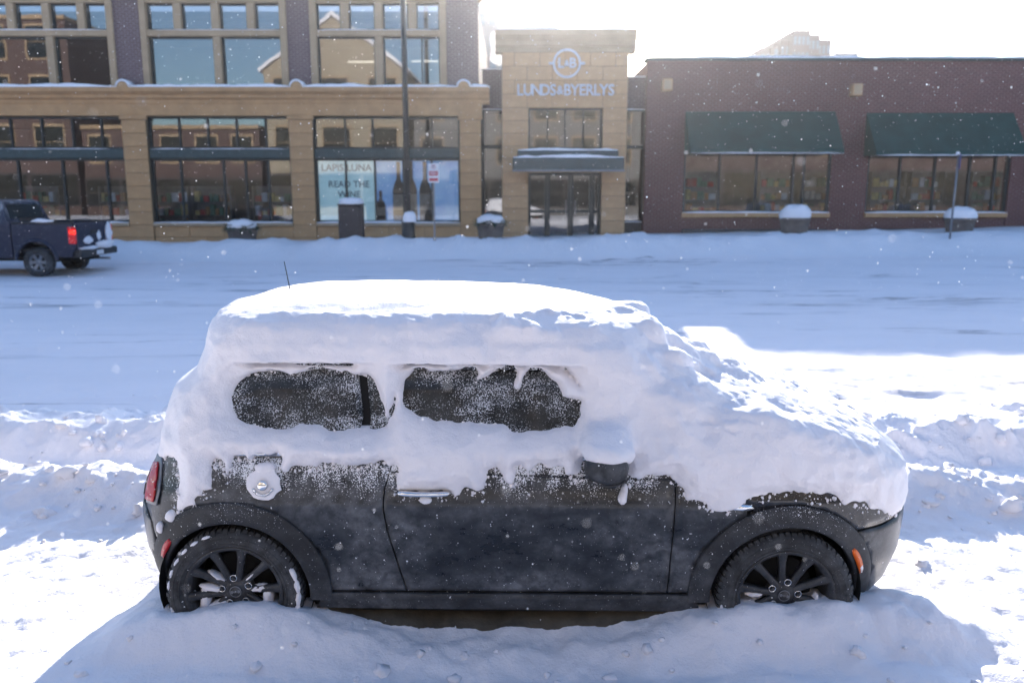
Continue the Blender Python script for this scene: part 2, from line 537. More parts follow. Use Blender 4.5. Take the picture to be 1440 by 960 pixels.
strip('snowy_parking_lane', -20, 4.72, M['snow_ground'], 'snow covered parking lane under and in front of the buried car', 'snow', 'structure')
strip('plowed_snow_bank', 4.72, 6.9, M['snow_ground'], 'rough plowed snow bank along the street behind the buried car', 'snow bank', 'stuff')
strip('snowy_street', 6.9, 22.8, M['snow_street'], 'packed snow street with faint dark ruts in blue shade', 'street', 'structure')
strip('curb_snow_bank', 22.8, 26.2, M['snow_ground'], 'low snow bank along the far curb before the shops', 'snow bank', 'stuff')
strip('snowy_sidewalk', 26.2, 40, M['snow_ground'], 'snowy sidewalk along the shop fronts', 'sidewalk', 'structure')
g = MB(); g.add([(-200, -60, -0.75), (200, -60, -0.75), (200, 240, -0.75), (-200, 240, -0.75)], [(0, 1, 2, 3)])
props(g.build('ground', M['snow_ground']), kind='structure')
# ------------------------------------------------------------------ buildings across the street
def fx(px, py, Y=YF): return px_world(px, py, Y).x
def fz(py, Y=YF): return px_world(720, py, Y).z

_pane_cache = {}
def pane(parent, x0, x1, z0, z1, y, mat):
    w, h = round(x1 - x0, 3), round(z1 - z0, 3)
    key = (w, h, mat.name)
    if key not in _pane_cache:
        me = MB().box(-w / 2, w / 2, -0.006, 0.006, -h / 2, h / 2).mesh('pane')
        me.materials.append(mat)
        _pane_cache[key] = me
    o = bpy.data.objects.new('pane', _pane_cache[key])
    COL.objects.link(o)
    o.location = ((x0 + x1) / 2, y, (z0 + z1) / 2)
    o.parent = parent
    return o

def window(parent, xs, z0, z1, y, fw, mat, pmat, depth=0.10, name='window'):
    """A row of panes between the x positions xs: one frame mesh with a pane in each light."""
    mb = MB()
    x0, x1 = xs[0], xs[-1]
    mb.box(x0, x1, y - depth, y + 0.03, z0, z0 + fw)
    mb.box(x0, x1, y - depth, y + 0.03, z1 - fw, z1)
    for i, x in enumerate(xs):
        a, b = (x, x + fw) if i == 0 else ((x - fw, x) if i == len(xs) - 1 else (x - fw * 0.45, x + fw * 0.45))
        mb.box(a, b, y - depth + 0.004, y + 0.026, z0 + fw, z1 - fw)
    fr = mb.build(name, mat, parent)
    for i in range(len(xs) - 1):
        a = xs[i] + (fw if i == 0 else fw * 0.45)
        b = xs[i + 1] - (fw if i == len(xs) - 2 else fw * 0.45)
        pane(fr, a - 0.004, b + 0.004, z0 + fw - 0.004, z1 - fw + 0.004, y - 0.02, pmat)
    return fr

_block_cache = {}
def blocks(core, x0, x1, z0, z1, yface, course, length, mat, gap=0.012, seed=1, dep=0.05):
    """Ashlar facing: each stone is its own piece standing 2 cm proud of the mortar core."""
    rnd = random.Random(seed)
    nrow = max(1, round((z1 - z0) / course))
    ch = (z1 - z0) / nrow
    for r in range(nrow):
        ncol = max(1, round((x1 - x0) / length))
        cw = (x1 - x0) / ncol
        edges = [x0 + cw * i for i in range(ncol + 1)]
        if r % 2 and ncol > 1:
            edges = [x0] + [x0 + cw * (i + 0.5) for i in range(ncol)] + [x1]
        for a, b in zip(edges[:-1], edges[1:]):
            w, h = round(b - a - gap, 3), round(ch - gap, 3)
            v = rnd.randrange(3)
            key = (w, h, v, mat.name)
            if key not in _block_cache:
                me = MB().bbox(-w / 2, w / 2, 0, dep, -h / 2, h / 2, 0.008).mesh('stone_block')
                me.materials.append(mat)
                _block_cache[key] = me
            o = bpy.data.objects.new('stone_block', _block_cache[key])
            COL.objects.link(o)
            o.location = ((a + b) / 2, yface + 0.001 * v, z0 + ch * (r + 0.5))
            o.parent = core

def ledge_snow(parent, x0, x1, y0, y1, z, h, seed=0, mat=None):
    """A soft snow strip lying on a ledge."""
    n = max(4, int((x1 - x0) / 0.12))
    prof = [(0.0, 0.0), (0.0, 0.55), (0.12, 0.9), (0.5, 1.0), (1.0, 0.95), (1.0, 0.0)]
    vs, fs = [], []
    for i in range(n + 1):
        t = i / n
        x = x0 + (x1 - x0) * t
        k = 0.75 + 0.5 * float(pnoise(x * 0.9, seed * 3.1, 0.5)) + 0.2 * float(pnoise(x * 4, seed * 3.1, 0.5))
        k *= min(1, 0.35 + 6 * min(t, 1 - t))
        lip = 0.03 * float(pnoise(x * 1.3, seed, 7.0))
        for a, b in prof:
            vs.append((x, y0 + (lip if a == 0 else 0) + (y1 - y0) * a, z + h * b * max(0.25, k)))
    q = len(prof)
    for i in range(n):
        for j in range(q - 1):
            fs.append((i * q + j, i * q + j + 1, (i + 1) * q + j + 1, (i + 1) * q + j))
    fs.append(tuple(range(q))); fs.append(tuple(n * q + j for j in range(q - 1, -1, -1)))
    mb = MB(); mb.add(vs, fs)
    return mb.build('ledge_snow', mat or M['snow_ledge'], parent, True)

def room(parent, x0, x1, z0, z1, y0=29.0, y1=33.5, mat='interior'):
    mb = MB()
    mb.box(x0, x1, y1, y1 + 0.1, z0, z1)
    mb.box(x0, x1, y0, y1, z0 - 0.1, z0)
    mb.box(x0, x1, y0, y1, z1, z1 + 0.1)
    mb.box(x0 - 0.1, x0, y0, y1, z0, z1); mb.box(x1, x1 + 0.1, y0, y1, z0, z1)
    return mb.build('room_shell', M[mat], parent)

ZB = -0.7   # walls go below the snow
# ---- left building: stone ground floor, purple brick upper floor
lb = empty('corner_building', (fx(300, 300), YF, 0))
props(lb, 'two storey building with tan stone ground floor and purple brick upper floor', 'building')
def at_root(root):
    return Matrix.Translation(-Vector(root.location))
def finish(root):
    """Parts were modelled in world coordinates: keep them there under the moved root."""
    for c in root.children:
        c.matrix_parent_inverse = Matrix.Translation(-Vector(root.location))
zt_corn, zb_corn = fz(124), fz(146)
z_fr = fz(163)
z_pil0 = ZB
XL = fx(-330, 260)
pil_px = [(-262, -228), (-55, -22), (178, 212), (410, 443), (647, 677)]
pil = [(fx(a, 250), fx(b, 250)) for a, b in pil_px]
for k, (a, b) in enumerate(pil):
    core = MB().box(a + 0.02, b - 0.02, YF - 0.04, YF + 0.4, z_pil0, z_fr).build('pillar', M['mortar'], lb)
    blocks(core, a, b, fz(345) - 0.6, z_fr - 0.14, YF - 0.08, 0.43, 5.0, M['stone_tan'], seed=k)
    MB().bbox(a - 0.04, b + 0.04, YF - 0.12, YF + 0.02, z_fr - 0.13, z_fr, 0.015).build('capital', M['stone_tan'], core)
# frieze, cornice
xe = pil[-1][1]
MB().box(XL, xe + 0.02, YF - 0.06, YF + 0.4, z_fr, zb_corn).build('frieze', M['stone_tan'], lb)
prof = [(YF + 0.3, zb_corn), (YF - 0.10, zb_corn), (YF - 0.10, zb_corn + 0.12), (YF - 0.22, zb_corn + 0.17), (YF - 0.24, zb_corn + 0.26),
        (YF - 0.42, zb_corn + 0.36), (YF - 0.45, zt_corn - 0.02), (YF + 0.3, zt_corn)]
MB().prism_x(prof, XL, xe + 0.28).build('cornice', M['stone_tan'], lb)
orn = [fx(a, 118) for a in (180, 421, 653)]
segs = [XL] + orn + [xe + 0.30]
for i in range(len(segs) - 1):
    ledge_snow(lb, segs[i] + (0.2 if i else 0), segs[i + 1] - (0.2 if i < len(segs) - 2 else 0), YF - 0.46, YF + 0.02, zt_corn - 0.015, 0.13, i)
for x in orn:
    mb = MB(); mb.lathe_y([(0.0, -0.46), (0.14, -0.46), (0.19, -0.43), (0.19, 0.1)], 24, (x, YF, zt_corn - 0.02), 0, math.pi)
    o = mb.build('cornice_knob', M['stone_tan'], lb, True)
    s_ = MB(); s_.lathe_y([(0.19, -0.45), (0.25, -0.43), (0.25, 0.0), (0.19, 0.02)], 20, (x, YF, zt_corn - 0.015), 0.25, math.pi - 0.25)
    s_.build('ledge_snow', M['snow_ledge'], lb, True)
# storefront bays
bays = [
    ((pil[0][1], pil[1][0]), [-228, -195, -160, -125, -90, -55], [-228, -170, -110, -55]),
    ((pil[1][1], pil[2][0]), [-22, 12, 56, 99, 140, 178], [-22, 25, 88, 150, 178]),
    ((pil[2][1], pil[3][0]), [212, 250, 290, 331, 372, 410], [212, 254, 314, 345, 377, 410]),
    ((pil[3][1], pil[4][0]), [443, 484, 523, 567, 607, 647], [443, 486, 527, 567, 607, 647]),
]
z_tr0, z_tr1 = fz(209), fz(164)
z_lo0, z_lo1 = fz(313), fz(223)
for k, ((a, b), tr, lo) in enumerate(bays):
    sc = lambda L_, y_: [a] + [fx(v, y_) for v in L_[1:-1]] + [b]
    window(lb, sc(tr, 188), z_tr0, z_tr1, YF + 0.22, 0.06, M['dark_frame'], M['pane'])
    window(lb, sc(lo, 268), z_lo0, z_lo1, YF + 0.22, 0.07, M['dark_frame'], M['pane'])
    MB().bbox(a, b, YF + 0.02, YF + 0.3, z_lo1 + 0.004, z_tr0 - 0.004, 0.02).build('spandrel_beam', M['green_metal'], lb)
    if k != 3: ledge_snow(lb, a + 0.02, b - 0.02, YF + 0.03, YF + 0.12, z_tr0 - 0.02, 0.035, k + 20)
    # sill and stone apron
    MB().bbox(a, b, YF - 0.12, YF + 0.32, z_lo0 - 0.12, z_lo0 - 0.002, 0.015).build('sill', M['stone_trim'], lb)
    ledge_snow(lb, a + 0.02, b - 0.02, YF - 0.12, YF + 0.1, z_lo0 - 0.01, 0.06, k + 30)
    core = MB().box(a + 0.003, b - 0.003, YF + 0.0, YF + 0.3, z_pil0, z_lo0 - 0.124).build('apron_wall', M['mortar'], lb)
    blocks(core, a + 0.005, b - 0.005, fz(345) - 0.45, z_lo0 - 0.128, YF - 0.035, 0.43, 1.3, M['stone_tan'], seed=50 + k)
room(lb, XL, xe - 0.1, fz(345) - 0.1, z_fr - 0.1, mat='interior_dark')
# upper floor
Yb = YF + 0.05
groups = [(-238, -36), (-40, 162), (201, 404), (438, 627)]
groups[0] = (-280, -75)
z_sill = zt_corn
z_div0, z_div1 = fz(51), fz(42)
z_top = fz(4)
z_roof = 8.30
gxs = [(fx(a, 85), fx(b, 85)) for a, b in groups]
piers = []
prev = XL
for a, b in gxs:
    piers.append((prev, a)); prev = b
piers.append((prev, fx(673, 85)))
for a, b in piers:
    MB().box(a, b, Yb, Yb + 0.4, z_sill - 0.05, z_top + 0.1).build('brick_pier', M['brick_purple'], lb)
MB().box(XL, piers[-1][1], Yb, Yb + 0.4, z_top + 0.104, z_roof).build('brick_parapet', M['brick_purple'], lb)
MB().bbox(XL - 0.05, piers[-1][1] + 0.08, Yb - 0.12, Yb + 0.5, z_roof + 0.002, z_roof + 0.10, 0.02).build('coping', M['stone_trim'], lb)
up_lo = [([-280, -178, -75], [-280, -230, -178, -126, -75]), ([-40, 71.5, 162], [-40, 14, 64, 113, 162]), ([201, 306, 404], [201, 248.5, 302, 352, 404]), ([438, 533, 627], [438, 484, 532, 579, 627])]
for k, ((a, b), (lo, up)) in enumerate(zip(gxs, up_lo)):
    fwd = 0.2
    X = lambda v, y_: fx(v, y_)
    # stone surround, mullions and transom
    MB().bbox(a - 0.02, a + fwd, Yb - 0.08, Yb + 0.3, z_sill - 0.03, z_top + 0.1, 0.02).build('stone_jamb', M['stone_trim'], lb)
    MB().bbox(b - fwd, b + 0.02, Yb - 0.08, Yb + 0.3, z_sill - 0.03, z_top + 0.1, 0.02).build('stone_jamb', M['stone_trim'], lb)
    MB().bbox(a + fwd + 0.002, b - fwd - 0.002, Yb - 0.06, Yb + 0.28, z_div0, z_div1, 0.02).build('stone_transom', M['stone_trim'], lb)
    MB().bbox(a + fwd + 0.002, b - fwd - 0.002, Yb - 0.06, Yb + 0.28, z_top, z_top + 0.1, 0.02).build('stone_lintel', M['stone_trim'], lb)
    if True:
        ledge_snow(lb, a + fwd + 0.02, b - fwd - 0.02, Yb - 0.06, Yb + 0.1, z_div1 - 0.01, 0.03, 70 + k)
    xl = [a + fwd] + [X(v, 85) for v in lo[1:-1]] + [b - fwd]
    xu = [a + fwd] + [X(v, 25) for v in up[1:-1]] + [b - fwd]
    mw = 0.13
    for xs, za, zb in ((xl, z_sill - 0.02, z_div0 - 0.002), (xu, z_div1 + 0.002, z_top - 0.002)):
        for i, x in enumerate(xs[1:-1]):
            MB().bbox(x - mw, x + mw, Yb - 0.05, Yb + 0.27, za, zb, 0.02).build('stone_mullion', M['stone_trim'], lb)
        for i in range(len(xs) - 1):
            p0 = xs[i] + (mw if i else 0) + 0.002
            p1 = xs[i + 1] - (mw if i < len(xs) - 2 else 0) - 0.002
            lights = [p0, p1]
            if k == 3 and i == 1 and xs is xl: lights = [p0, fx(593, 85), p1]
            window(lb, lights, za + (0.05 if xs is xl else 0), zb, Yb + 0.2, 0.05, M['dark_frame'], M['pane_upper'])
room(lb, XL, piers[-1][1] - 0.2, zt_corn + 0.02, z_roof - 0.7, mat='interior')
MB().box(XL, piers[-1][1] - 0.03, Yb + 0.42, YF + 12, z_roof - 0.5, z_roof - 0.3).build('roof', M['roof_dark'], lb)
MB().box(piers[-1][1] - 0.3, piers[-1][1] - 0.04, Yb + 0.41, YF + 12, ZB, z_roof - 0.02).build('side_wall', M['brick_purple'], lb)
MB().box(XL, xe - 0.02, YF + 11.7, YF + 12, ZB, z_roof - 0.02).build('back_wall', M['brick_purple'], lb)
finish(lb)
# lit tubes inside
def tube_light(px0, px1, py, label, y=30.0):
    a, b = px_world(px0, py, y), px_world(px1, py, y)
    z = a.z
    r = empty('ceiling_light', ((a.x + b.x) / 2, y, z))
    h = (b.x - a.x) / 2
    MB().bbox(-h, h, -0.05, 0.05, 0.0, 0.05, 0.01).build('housing', M['galv'], r)
    MB().tube([(-h + 0.03, 0, -0.035), (h - 0.03, 0, -0.035)], 0.035, 8).build('tube', M['lamp_warm'], r)
    top = (z_fr - 0.1 if py > 140 else z_roof - 0.7) - z
    MB().tube([(-h * 0.6, 0, 0.045), (-h * 0.6, 0, top)], 0.008, 6).build('hanger', M['galv'], r)
    MB().tube([(h * 0.6, 0, 0.045), (h * 0.6, 0, top)], 0.008, 6).build('hanger', M['galv'], r)
    props(r, label, 'light', 'lit tubes behind the windows')
tube_light(488, 528, 86, 'warm lit tube behind left pane of the upper window right of the brick pier')
tube_light(578, 618, 85, 'warm lit tube behind the upper window pane beside the lamp pole')
tube_light(485, 525, 168, 'warm lit tube behind transom panes above the pale blue poster')
tube_light(613, 643, 167, 'warm lit tube behind the transom pane above the wine bottle poster')

# ---- text
def text_mesh(s, size, extrude=0.02):
    cu = bpy.data.curves.new('text', 'FONT')
    cu.body = s; cu.size = size; cu.extrude = extrude; cu.offset = 0.012 * size
    cu.align_x = 'CENTER'; cu.align_y = 'CENTER'
    cu.resolution_u = 3
    o = bpy.data.objects.new('text', cu)
    COL.objects.link(o)
    dg = bpy.context.evaluated_depsgraph_get()
    me = bpy.data.meshes.new_from_object(o.evaluated_get(dg))
    bpy.data.objects.remove(o)
    me.transform(Matrix.Rotation(R(90), 4, 'X'))
    return me

# posters in the right-hand bay
def poster(name, px0, px1, py0, py1, y, mat, label):
    a, b = px_world(px0, py1, y), px_world(px1, py0, y)
    r = empty(name, ((a.x + b.x) / 2, y, a.z))
    w, h = (b.x - a.x) / 2, b.z - a.z
    MB().box(-w, w, 0, 0.012, 0, h).build('sheet', mat, r)
    props(r, label, 'poster')
    return r, w, h
def mat_poster(name, c0, c1):
    m, nt, out = nodes_of(name)
    p = N(nt, 'ShaderNodeBsdfPrincipled', Roughness=0.6)
    L(nt, mixc(nt, ramp(nt, noise_tex(nt, 0.8, 3.0), 0.3, 0.7), c0, c1), p.inputs['Base Color'])
    # sheet made to glow by emission of its own printed colour
    L(nt, mixc(nt, ramp(nt, noise_tex(nt, 0.8, 3.0), 0.3, 0.7), c0, c1), p.inputs['Emission Color'])
    p.inputs['Emission Strength'].default_value = 0.22
    L(nt, p.outputs[0], out.inputs[0])
    return m
M['poster_pale'] = mat_poster('poster_pale', (0.28, 0.52, 0.66), (0.50, 0.72, 0.80))
M['poster_blue'] = mat_poster('poster_blue', (0.10, 0.24, 0.58), (0.30, 0.50, 0.75))
M['ink'] = mat_basic('ink', (0.07, 0.12, 0.2), 0.7)
M['bottle_ink'] = mat_basic('bottle_ink', (0.06, 0.035, 0.03), 0.5)
M['label_ink'] = mat_basic('label_ink', (0.55, 0.45, 0.36), 0.6, var=0.3, scale=8)
r, w, h = poster('wine_poster', 446, 527, 224, 312, YF + 0.34, M['poster_pale'], 'pale blue lettered poster filling the left of the shop window')
for s, zz, sz in (('LAPIS LUNA', 0.86, 0.33), ('READ THE', 0.60, 0.31), ('WINE', 0.44, 0.31)):
    o = mesh_obj('lettering', text_mesh(s, sz, 0.003), M['ink'], r)
    o.location = (0.12 if zz < 0.8 else 0.05, -0.006, h * zz)
r, w, h = poster('wine_poster', 528, 646, 224, 312, YF + 0.34, M['poster_blue'], 'blue poster showing dark wine bottles behind the lamp pole')
for i, (tx, sc) in enumerate(((-0.62, 1.0), (-0.33, 1.12), (0.0, 1.0), (-0.78, 0.55))):
    x = tx * w + 0.28
    if i == 3: x = -0.86 * w
    H = h * 0.96 * sc if i < 3 else h * 0.5
    H = min(H, h * 0.97)
    bw = 0.21 if i < 3 else 0.17
    o = MB().prism_y([(x - bw, 0.03), (x + bw, 0.03), (x + bw, H * 0.52), (x + bw * 0.75, H * 0.62), (x + bw * 0.34, H * 0.72), (x + bw * 0.32, H), (x - bw * 0.32, H), (x - bw * 0.34, H * 0.72), (x - bw * 0.75, H * 0.62), (x - bw, H * 0.52)], -0.01, 0.001).build('printed_bottle', M['bottle_ink'], r)
    MB().box(x - bw * 0.95, x + bw * 0.95, -0.014, -0.011, H * 0.2, H * 0.46).build('printed_label', M['label_ink'], o)

# ---- entrance tower
tw = empty('entrance_tower', (fx(795, 300), YF - 0.35, 0))
props(tw, 'tan stone entrance tower with raised white letters, logo and green canopy', 'building')
YT = YF - 0.35
TX = lambda px, py: px_world(px, py, YT).x
TZ = lambda py: px_world(720, py, YT).z
tx0, tx1 = TX(706, 200), TX(881, 200)
zt = TZ(74)
ox0, ox1 = TX(743, 190), TX(847, 190)
oz_w0, oz_w1 = TZ(209), TZ(152)
oz_d1 = TZ(243)
def tower_part(name, x0, x1, z0, z1, seed, course=0.42, length=0.85):
    c = MB().box(x0 + 0.003, x1 - 0.003, YT, YT + 0.5, z0, z1).build(name, M['mortar'], tw)
    blocks(c, x0, x1, z0, z1, YT - 0.04, course, length, M['stone_tower'], seed=seed)
tower_part('left_pier', tx0, ox0, fz(340) - 0.5, oz_w1, 3)
tower_part('right_pier', ox1, tx1, fz(340) - 0.5, oz_w1, 4)
tower_part('upper_wall', tx0, tx1, oz_w1 + 0.002, zt, 5)
tower_part('spandrel', ox0 + 0.002, ox1 - 0.002, oz_d1, oz_w0 - 0.002, 6)
prof = [(YT + 0.5, zt + 0.002), (YT - 0.06, zt + 0.002), (YT - 0.08, zt + 0.14), (YT - 0.16, zt + 0.20), (YT - 0.17, zt + 0.34), (YT - 0.30, zt + 0.50), (YT - 0.32, zt + 0.66), (YT + 0.5, zt + 0.70)]
MB().prism_x(prof, tx0 - 0.22, tx1 + 0.22).build('cornice', M['stone_trim'], tw)
ledge_snow(tw, tx0 - 0.22, tx1 + 0.22, YT - 0.30, YT + 0.45, zt + 0.66, 0.10, 3)
MB().box(tx0 + 0.01, tx0 + 0.3, YT + 0.505, YT + 4, ZB, zt + 0.55).build('side_wall', M['stone_tower'], tw)
MB().box(tx1 - 0.3, tx1 - 0.01, YT + 0.505, YT + 4, ZB, zt + 0.55).build('side_wall', M['stone_tower'], tw)
MB().box(tx0 + 0.305, tx1 - 0.305, YT + 3.7, YT + 4, ZB, zt + 0.55).build('back_wall', M['stone_tower'], tw)
MB().box(tx0 + 0.3, tx1 - 0.3, YT + 0.51, YT + 3.69, zt - 0.2, zt).build('roof', M['roof_dark'], tw)
window(tw, [ox0, TX(770, 180), TX(795, 180), TX(821, 180), ox1], oz_w0, oz_w1, YT + 0.30, 0.05, M['dark_frame'], M['pane'])
zd0 = fz(337)
# glazed doors with a transom: four leaves
dxs = [ox0, TX(770, 290), TX(803, 290), TX(833, 290), ox1]
for i in range(4):
    d = window(tw, [dxs[i] + 0.004, dxs[i + 1] - 0.004], zd0, oz_d1 - 0.004, YT + 0.34, 0.09, M['dark_frame'], M['pane'], name='door')
    if i in (1, 2):
        hx = dxs[2] - 0.16 if i == 1 else dxs[2] + 0.16
        MB().tube([(hx, YT + 0.19, zd0 + 0.85), (hx, YT + 0.19, zd0 + 1.35)], 0.016, 8).build('handle', M['galv'], d)
    MB().box(dxs[i] + 0.095, dxs[i + 1] - 0.095, YT + 0.27, YT + 0.36, zd0 + 0.92, zd0 + 1.02).build('push_rail', M['dark_frame'], d)
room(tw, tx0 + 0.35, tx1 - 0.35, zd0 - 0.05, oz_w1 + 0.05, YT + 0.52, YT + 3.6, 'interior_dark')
# stepped canopy
cx0, cx1 = px_world(721, 225, YT - 1.1).x, px_world(878, 225, YT - 1.1).x
cz0 = px_world(720, 240, YT - 1.1).z
can = MB().bbox(cx0, cx1, YT - 1.1, YT - 0.05, cz0, cz0 + 0.42, 0.03).build('canopy', M['green_metal'], tw)
MB().bbox(cx0 + 0.16, cx1 - 0.16, YT - 0.80, YT - 0.05, cz0 + 0.424, cz0 + 0.66, 0.03).build('canopy_step', M['green_metal'], can)
ledge_snow(can, cx0 + 0.02, cx1 - 0.02, YT - 1.08, YT - 0.78, cz0 + 0.41, 0.11, 61)
ledge_snow(can, cx0 + 0.18, cx1 - 0.18, YT - 0.78, YT - 0.06, cz0 + 0.65, 0.13, 62)
MB().bbox(cx0 - 0.02, cx1 + 0.02, YT - 1.12, YT - 1.06, cz0 - 0.03, cz0 + 0.03, 0.008).build('drip_edge', M['galv'], can)
# sign letters and ring logo
sx0, sx1 = TX(726, 128), TX(864, 128)
zl0, zl1 = TZ(136), TZ(120)
word = 'LUNDS&BYERLYS'
wid = [0.95, 1.1, 1.1, 1.1, 0.9, 0.9, 0.95, 1.0, 0.9, 1.0, 0.8, 1.0, 0.9]
tot = sum(wid); cur = sx0
for ch, wd in zip(word, wid):
    step = (sx1 - sx0) * wd / tot
    me = text_mesh(ch, 0.50 if ch != '&' else 0.38, 0.03)
    o = mesh_obj('letter', me, M['letter'], tw)
    o.location = (cur + step / 2, YT - 0.10, (zl0 + zl1) / 2)
    o.scale = (0.92, 1, 1)
    cur += step
lcx, lcz = TX(797, 90), TZ(90)
ring = MB(); ring.lathe_y([(0.40, -0.03), (0.40, 0.03), (0.46, 0.03), (0.46, -0.03), (0.40, -0.03)], 40)
o = ring.build('logo_ring', M['letter'], tw); o.location = (lcx, YT - 0.08, lcz)
for dx in (-0.50, 0.50):
    q = MB().bbox(-0.09, 0.09, -0.03, 0.03, -0.035, 0.035, 0.01).build('logo_bar', M['letter'], tw); q.location = (lcx + dx, YT - 0.08, lcz)
for ch, dx, sz in (('L', -0.2, 0.44), ('&', 0.0, 0.26), ('B', 0.19, 0.44)):
    o = mesh_obj('logo_letter', text_mesh(ch, sz, 0.03), M['letter'], tw)
    o.location = (lcx + dx, YT - 0.08, lcz)
finish(tw)

# ---- recessed glazed links on both sides of the tower
def link(px0, px1, zroof, label):
    Y = YF + 0.5
    X = lambda p: px_world(p, 230, Y).x
    x0, x1 = X(px0), X(px1)
    r = empty('glazed_link', ((x0 + x1) / 2, Y, 0))
    z0, z1, zm = px_world(0, 312, Y).z, px_world(0, 154, Y).z, px_world(0, 207, Y).z
    MB().box(x0, x1, Y, Y + 0.3, z1 + 0.002, zroof).build('brick_wall', M['brick_purple'], r)
    MB().box(x0, x1, Y, Y + 0.3, ZB, z0 - 0.002).build('base_wall', M['roof_dark'], r)
    ledge_snow(r, x0, x1, Y - 0.04, Y + 0.05, z1 - 0.02, 0.05, 8)
    window(r, [x0, x1], zm + 0.002, z1, Y + 0.12, 0.06, M['dark_frame'], M['pane'])
    window(r, [x0, x1], z0, zm - 0.002, Y + 0.12, 0.06, M['dark_frame'], M['pane'])
    ledge_snow(r, x0, x1, Y - 0.06, Y + 0.05, z0 - 0.015, 0.05, 9)
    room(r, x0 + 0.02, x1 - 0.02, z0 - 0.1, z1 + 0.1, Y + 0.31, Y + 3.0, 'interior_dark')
    MB().box(x0, x1, Y + 0.31, Y + 4, zroof - 0.2, zroof - 0.01).build('roof', M['roof_dark'], r)
    ledge_snow(r, x0 - 0.05, x1 + 0.05, Y - 0.02, Y + 0.5, zroof - 0.01, 0.06, 11)
    props(r, label, 'building')
    finish(r)
link(679, 708, 6.15, 'narrow dark glazed link between corner building and tan tower')
link(878, 907, 5.9, 'narrow dark glazed link between tan tower and brick market')

# ---- right building: long low brick market with green awnings
rb = empty('brick_market', (fx(1180, 300), YF, 0))
props(rb, 'long one storey dark red brick shop with two green awnings', 'building')
rx0, rx1 = fx(908, 200), fx(1800, 200)
zr = fz(86)
w1 = [961, 1012, 1064, 1116, 1131, 1168]
w2 = [1219, 1266, 1315, 1364, 1400, 1419]
w3 = [1475, 1525, 1575, 1625, 1675]
zw0, zw1 = fz(299), fz(206)
bx = [rx0]
wins = []
for wl in (w1, w2, w3):
    xs = [fx(v, 255) for v in wl]
    wins.append(xs); bx += [xs[0], xs[-1]]
bx.append(rx1)
for i in range(0, len(bx), 2):
    MB().box(bx[i], bx[i + 1], YF, YF + 0.4, ZB, zw1).build('brick_pier', M['brick_red'], rb)
MB().box(rx0, rx1, YF, YF + 0.4, zw1 + 0.002, zr).build('brick_wall', M['brick_red'], rb)
MB().bbox(rx0 - 0.06, rx1, YF - 0.10, YF + 0.6, zr + 0.002, zr + 0.09, 0.015).build('coping', M['green_metal'], rb)
ledge_snow(rb, rx0 - 0.05, rx1, YF - 0.09, YF + 0.58, zr + 0.08, 0.10, 41)
MB().box(rx0 + 0.02, rx0 + 0.3, YF + 0.42, YF + 14, ZB, zr - 0.02).build('side_wall', M['brick_red'], rb)
MB().box(rx0 + 0.32, rx1, YF + 0.42, YF + 14, zr - 0.5, zr - 0.3).build('roof', M['roof_dark'], rb)
MB().box(rx0 + 0.32, rx1, YF + 13.7, YF + 14, ZB, zr - 0.52).build('back_wall', M['brick_red'], rb)
for k, xs in enumerate(wins):
    window(rb, xs, zw0, zw1 - 0.002, YF + 0.16, 0.07, M['dark_frame'], M['pane'])
    MB().bbox(xs[0] - 0.02, xs[-1] + 0.02, YF - 0.10, YF + 0.3, zw0 - 0.16, zw0 - 0.002, 0.015).build('sill', M['stone_tan'], rb)
    ledge_snow(rb, xs[0], xs[-1], YF - 0.10, YF + 0.08, zw0 - 0.01, 0.07, 45 + k)
    MB().box(xs[0] + 0.002, xs[-1] - 0.002, YF + 0.02, YF + 0.4, ZB, zw0 - 0.164).build('apron_wall', M['brick_red'], rb)
    MB().bbox(xs[0], xs[-1], YF - 0.05, YF + 0.1, zw0 - 1.2, fz(318) - 0.1, 0.02).build('plinth', M['roof_dark'], rb)
room(rb, rx0 + 0.4, rx1 - 0.3, fz(325), zr - 0.55, YF + 0.45, YF + 6.0, 'interior')
def awning(px0, px1, py0, py1, seed):
    x0, x1 = px_world(px0, 190, YF - 0.6).x, px_world(px1, 190, YF - 0.6).x
    zt_, zb_ = fz(py0), px_world(0, py1, YF - 1.0).z
    n = 40
    vs, fs = [], []
    for i in range(n + 1):
        x = x0 + (x1 - x0) * i / n
        sag = 0.012 * math.sin(i / n * math.pi * 8)
        vs += [(x, YF - 0.02, zt_), (x, YF - 0.52, (zt_ + zb_) / 2 + sag + 0.04), (x, YF - 1.0, zb_ + 0.16), (x, YF - 1.02, zb_ + 0.0), (x, YF - 0.99, zb_ + 0.0), (x, YF - 0.97, zb_ + 0.14), (x, YF - 0.02, zt_ - 0.04)]
    q = 7
    for i in range(n):
        for j in range(q):
            fs.append((i * q + j, i * q + (j + 1) % q, (i + 1) * q + (j + 1) % q, (i + 1) * q + j))
    a = MB().add(vs, fs).build('awning', M['awning'], rb)
    for x in (x0, x1):
        MB().prism_x([(YF - 0.02, zt_ - 0.01), (YF - 0.99, zb_ + 0.15), (YF - 1.0, zb_ + 0.01), (YF - 0.02, zb_ + 0.01)], x - 0.006, x + 0.006).build('side_flap', M['awning'], a)
    ledge_snow(a, x0, x1, YF - 1.06, YF - 0.99, zb_ + 0.005, 0.035, seed)
awning(968, 1182, 157, 216, 91)
awning(1227, 1437, 159, 219, 92)
awning(1480, 1680, 160, 219, 93)
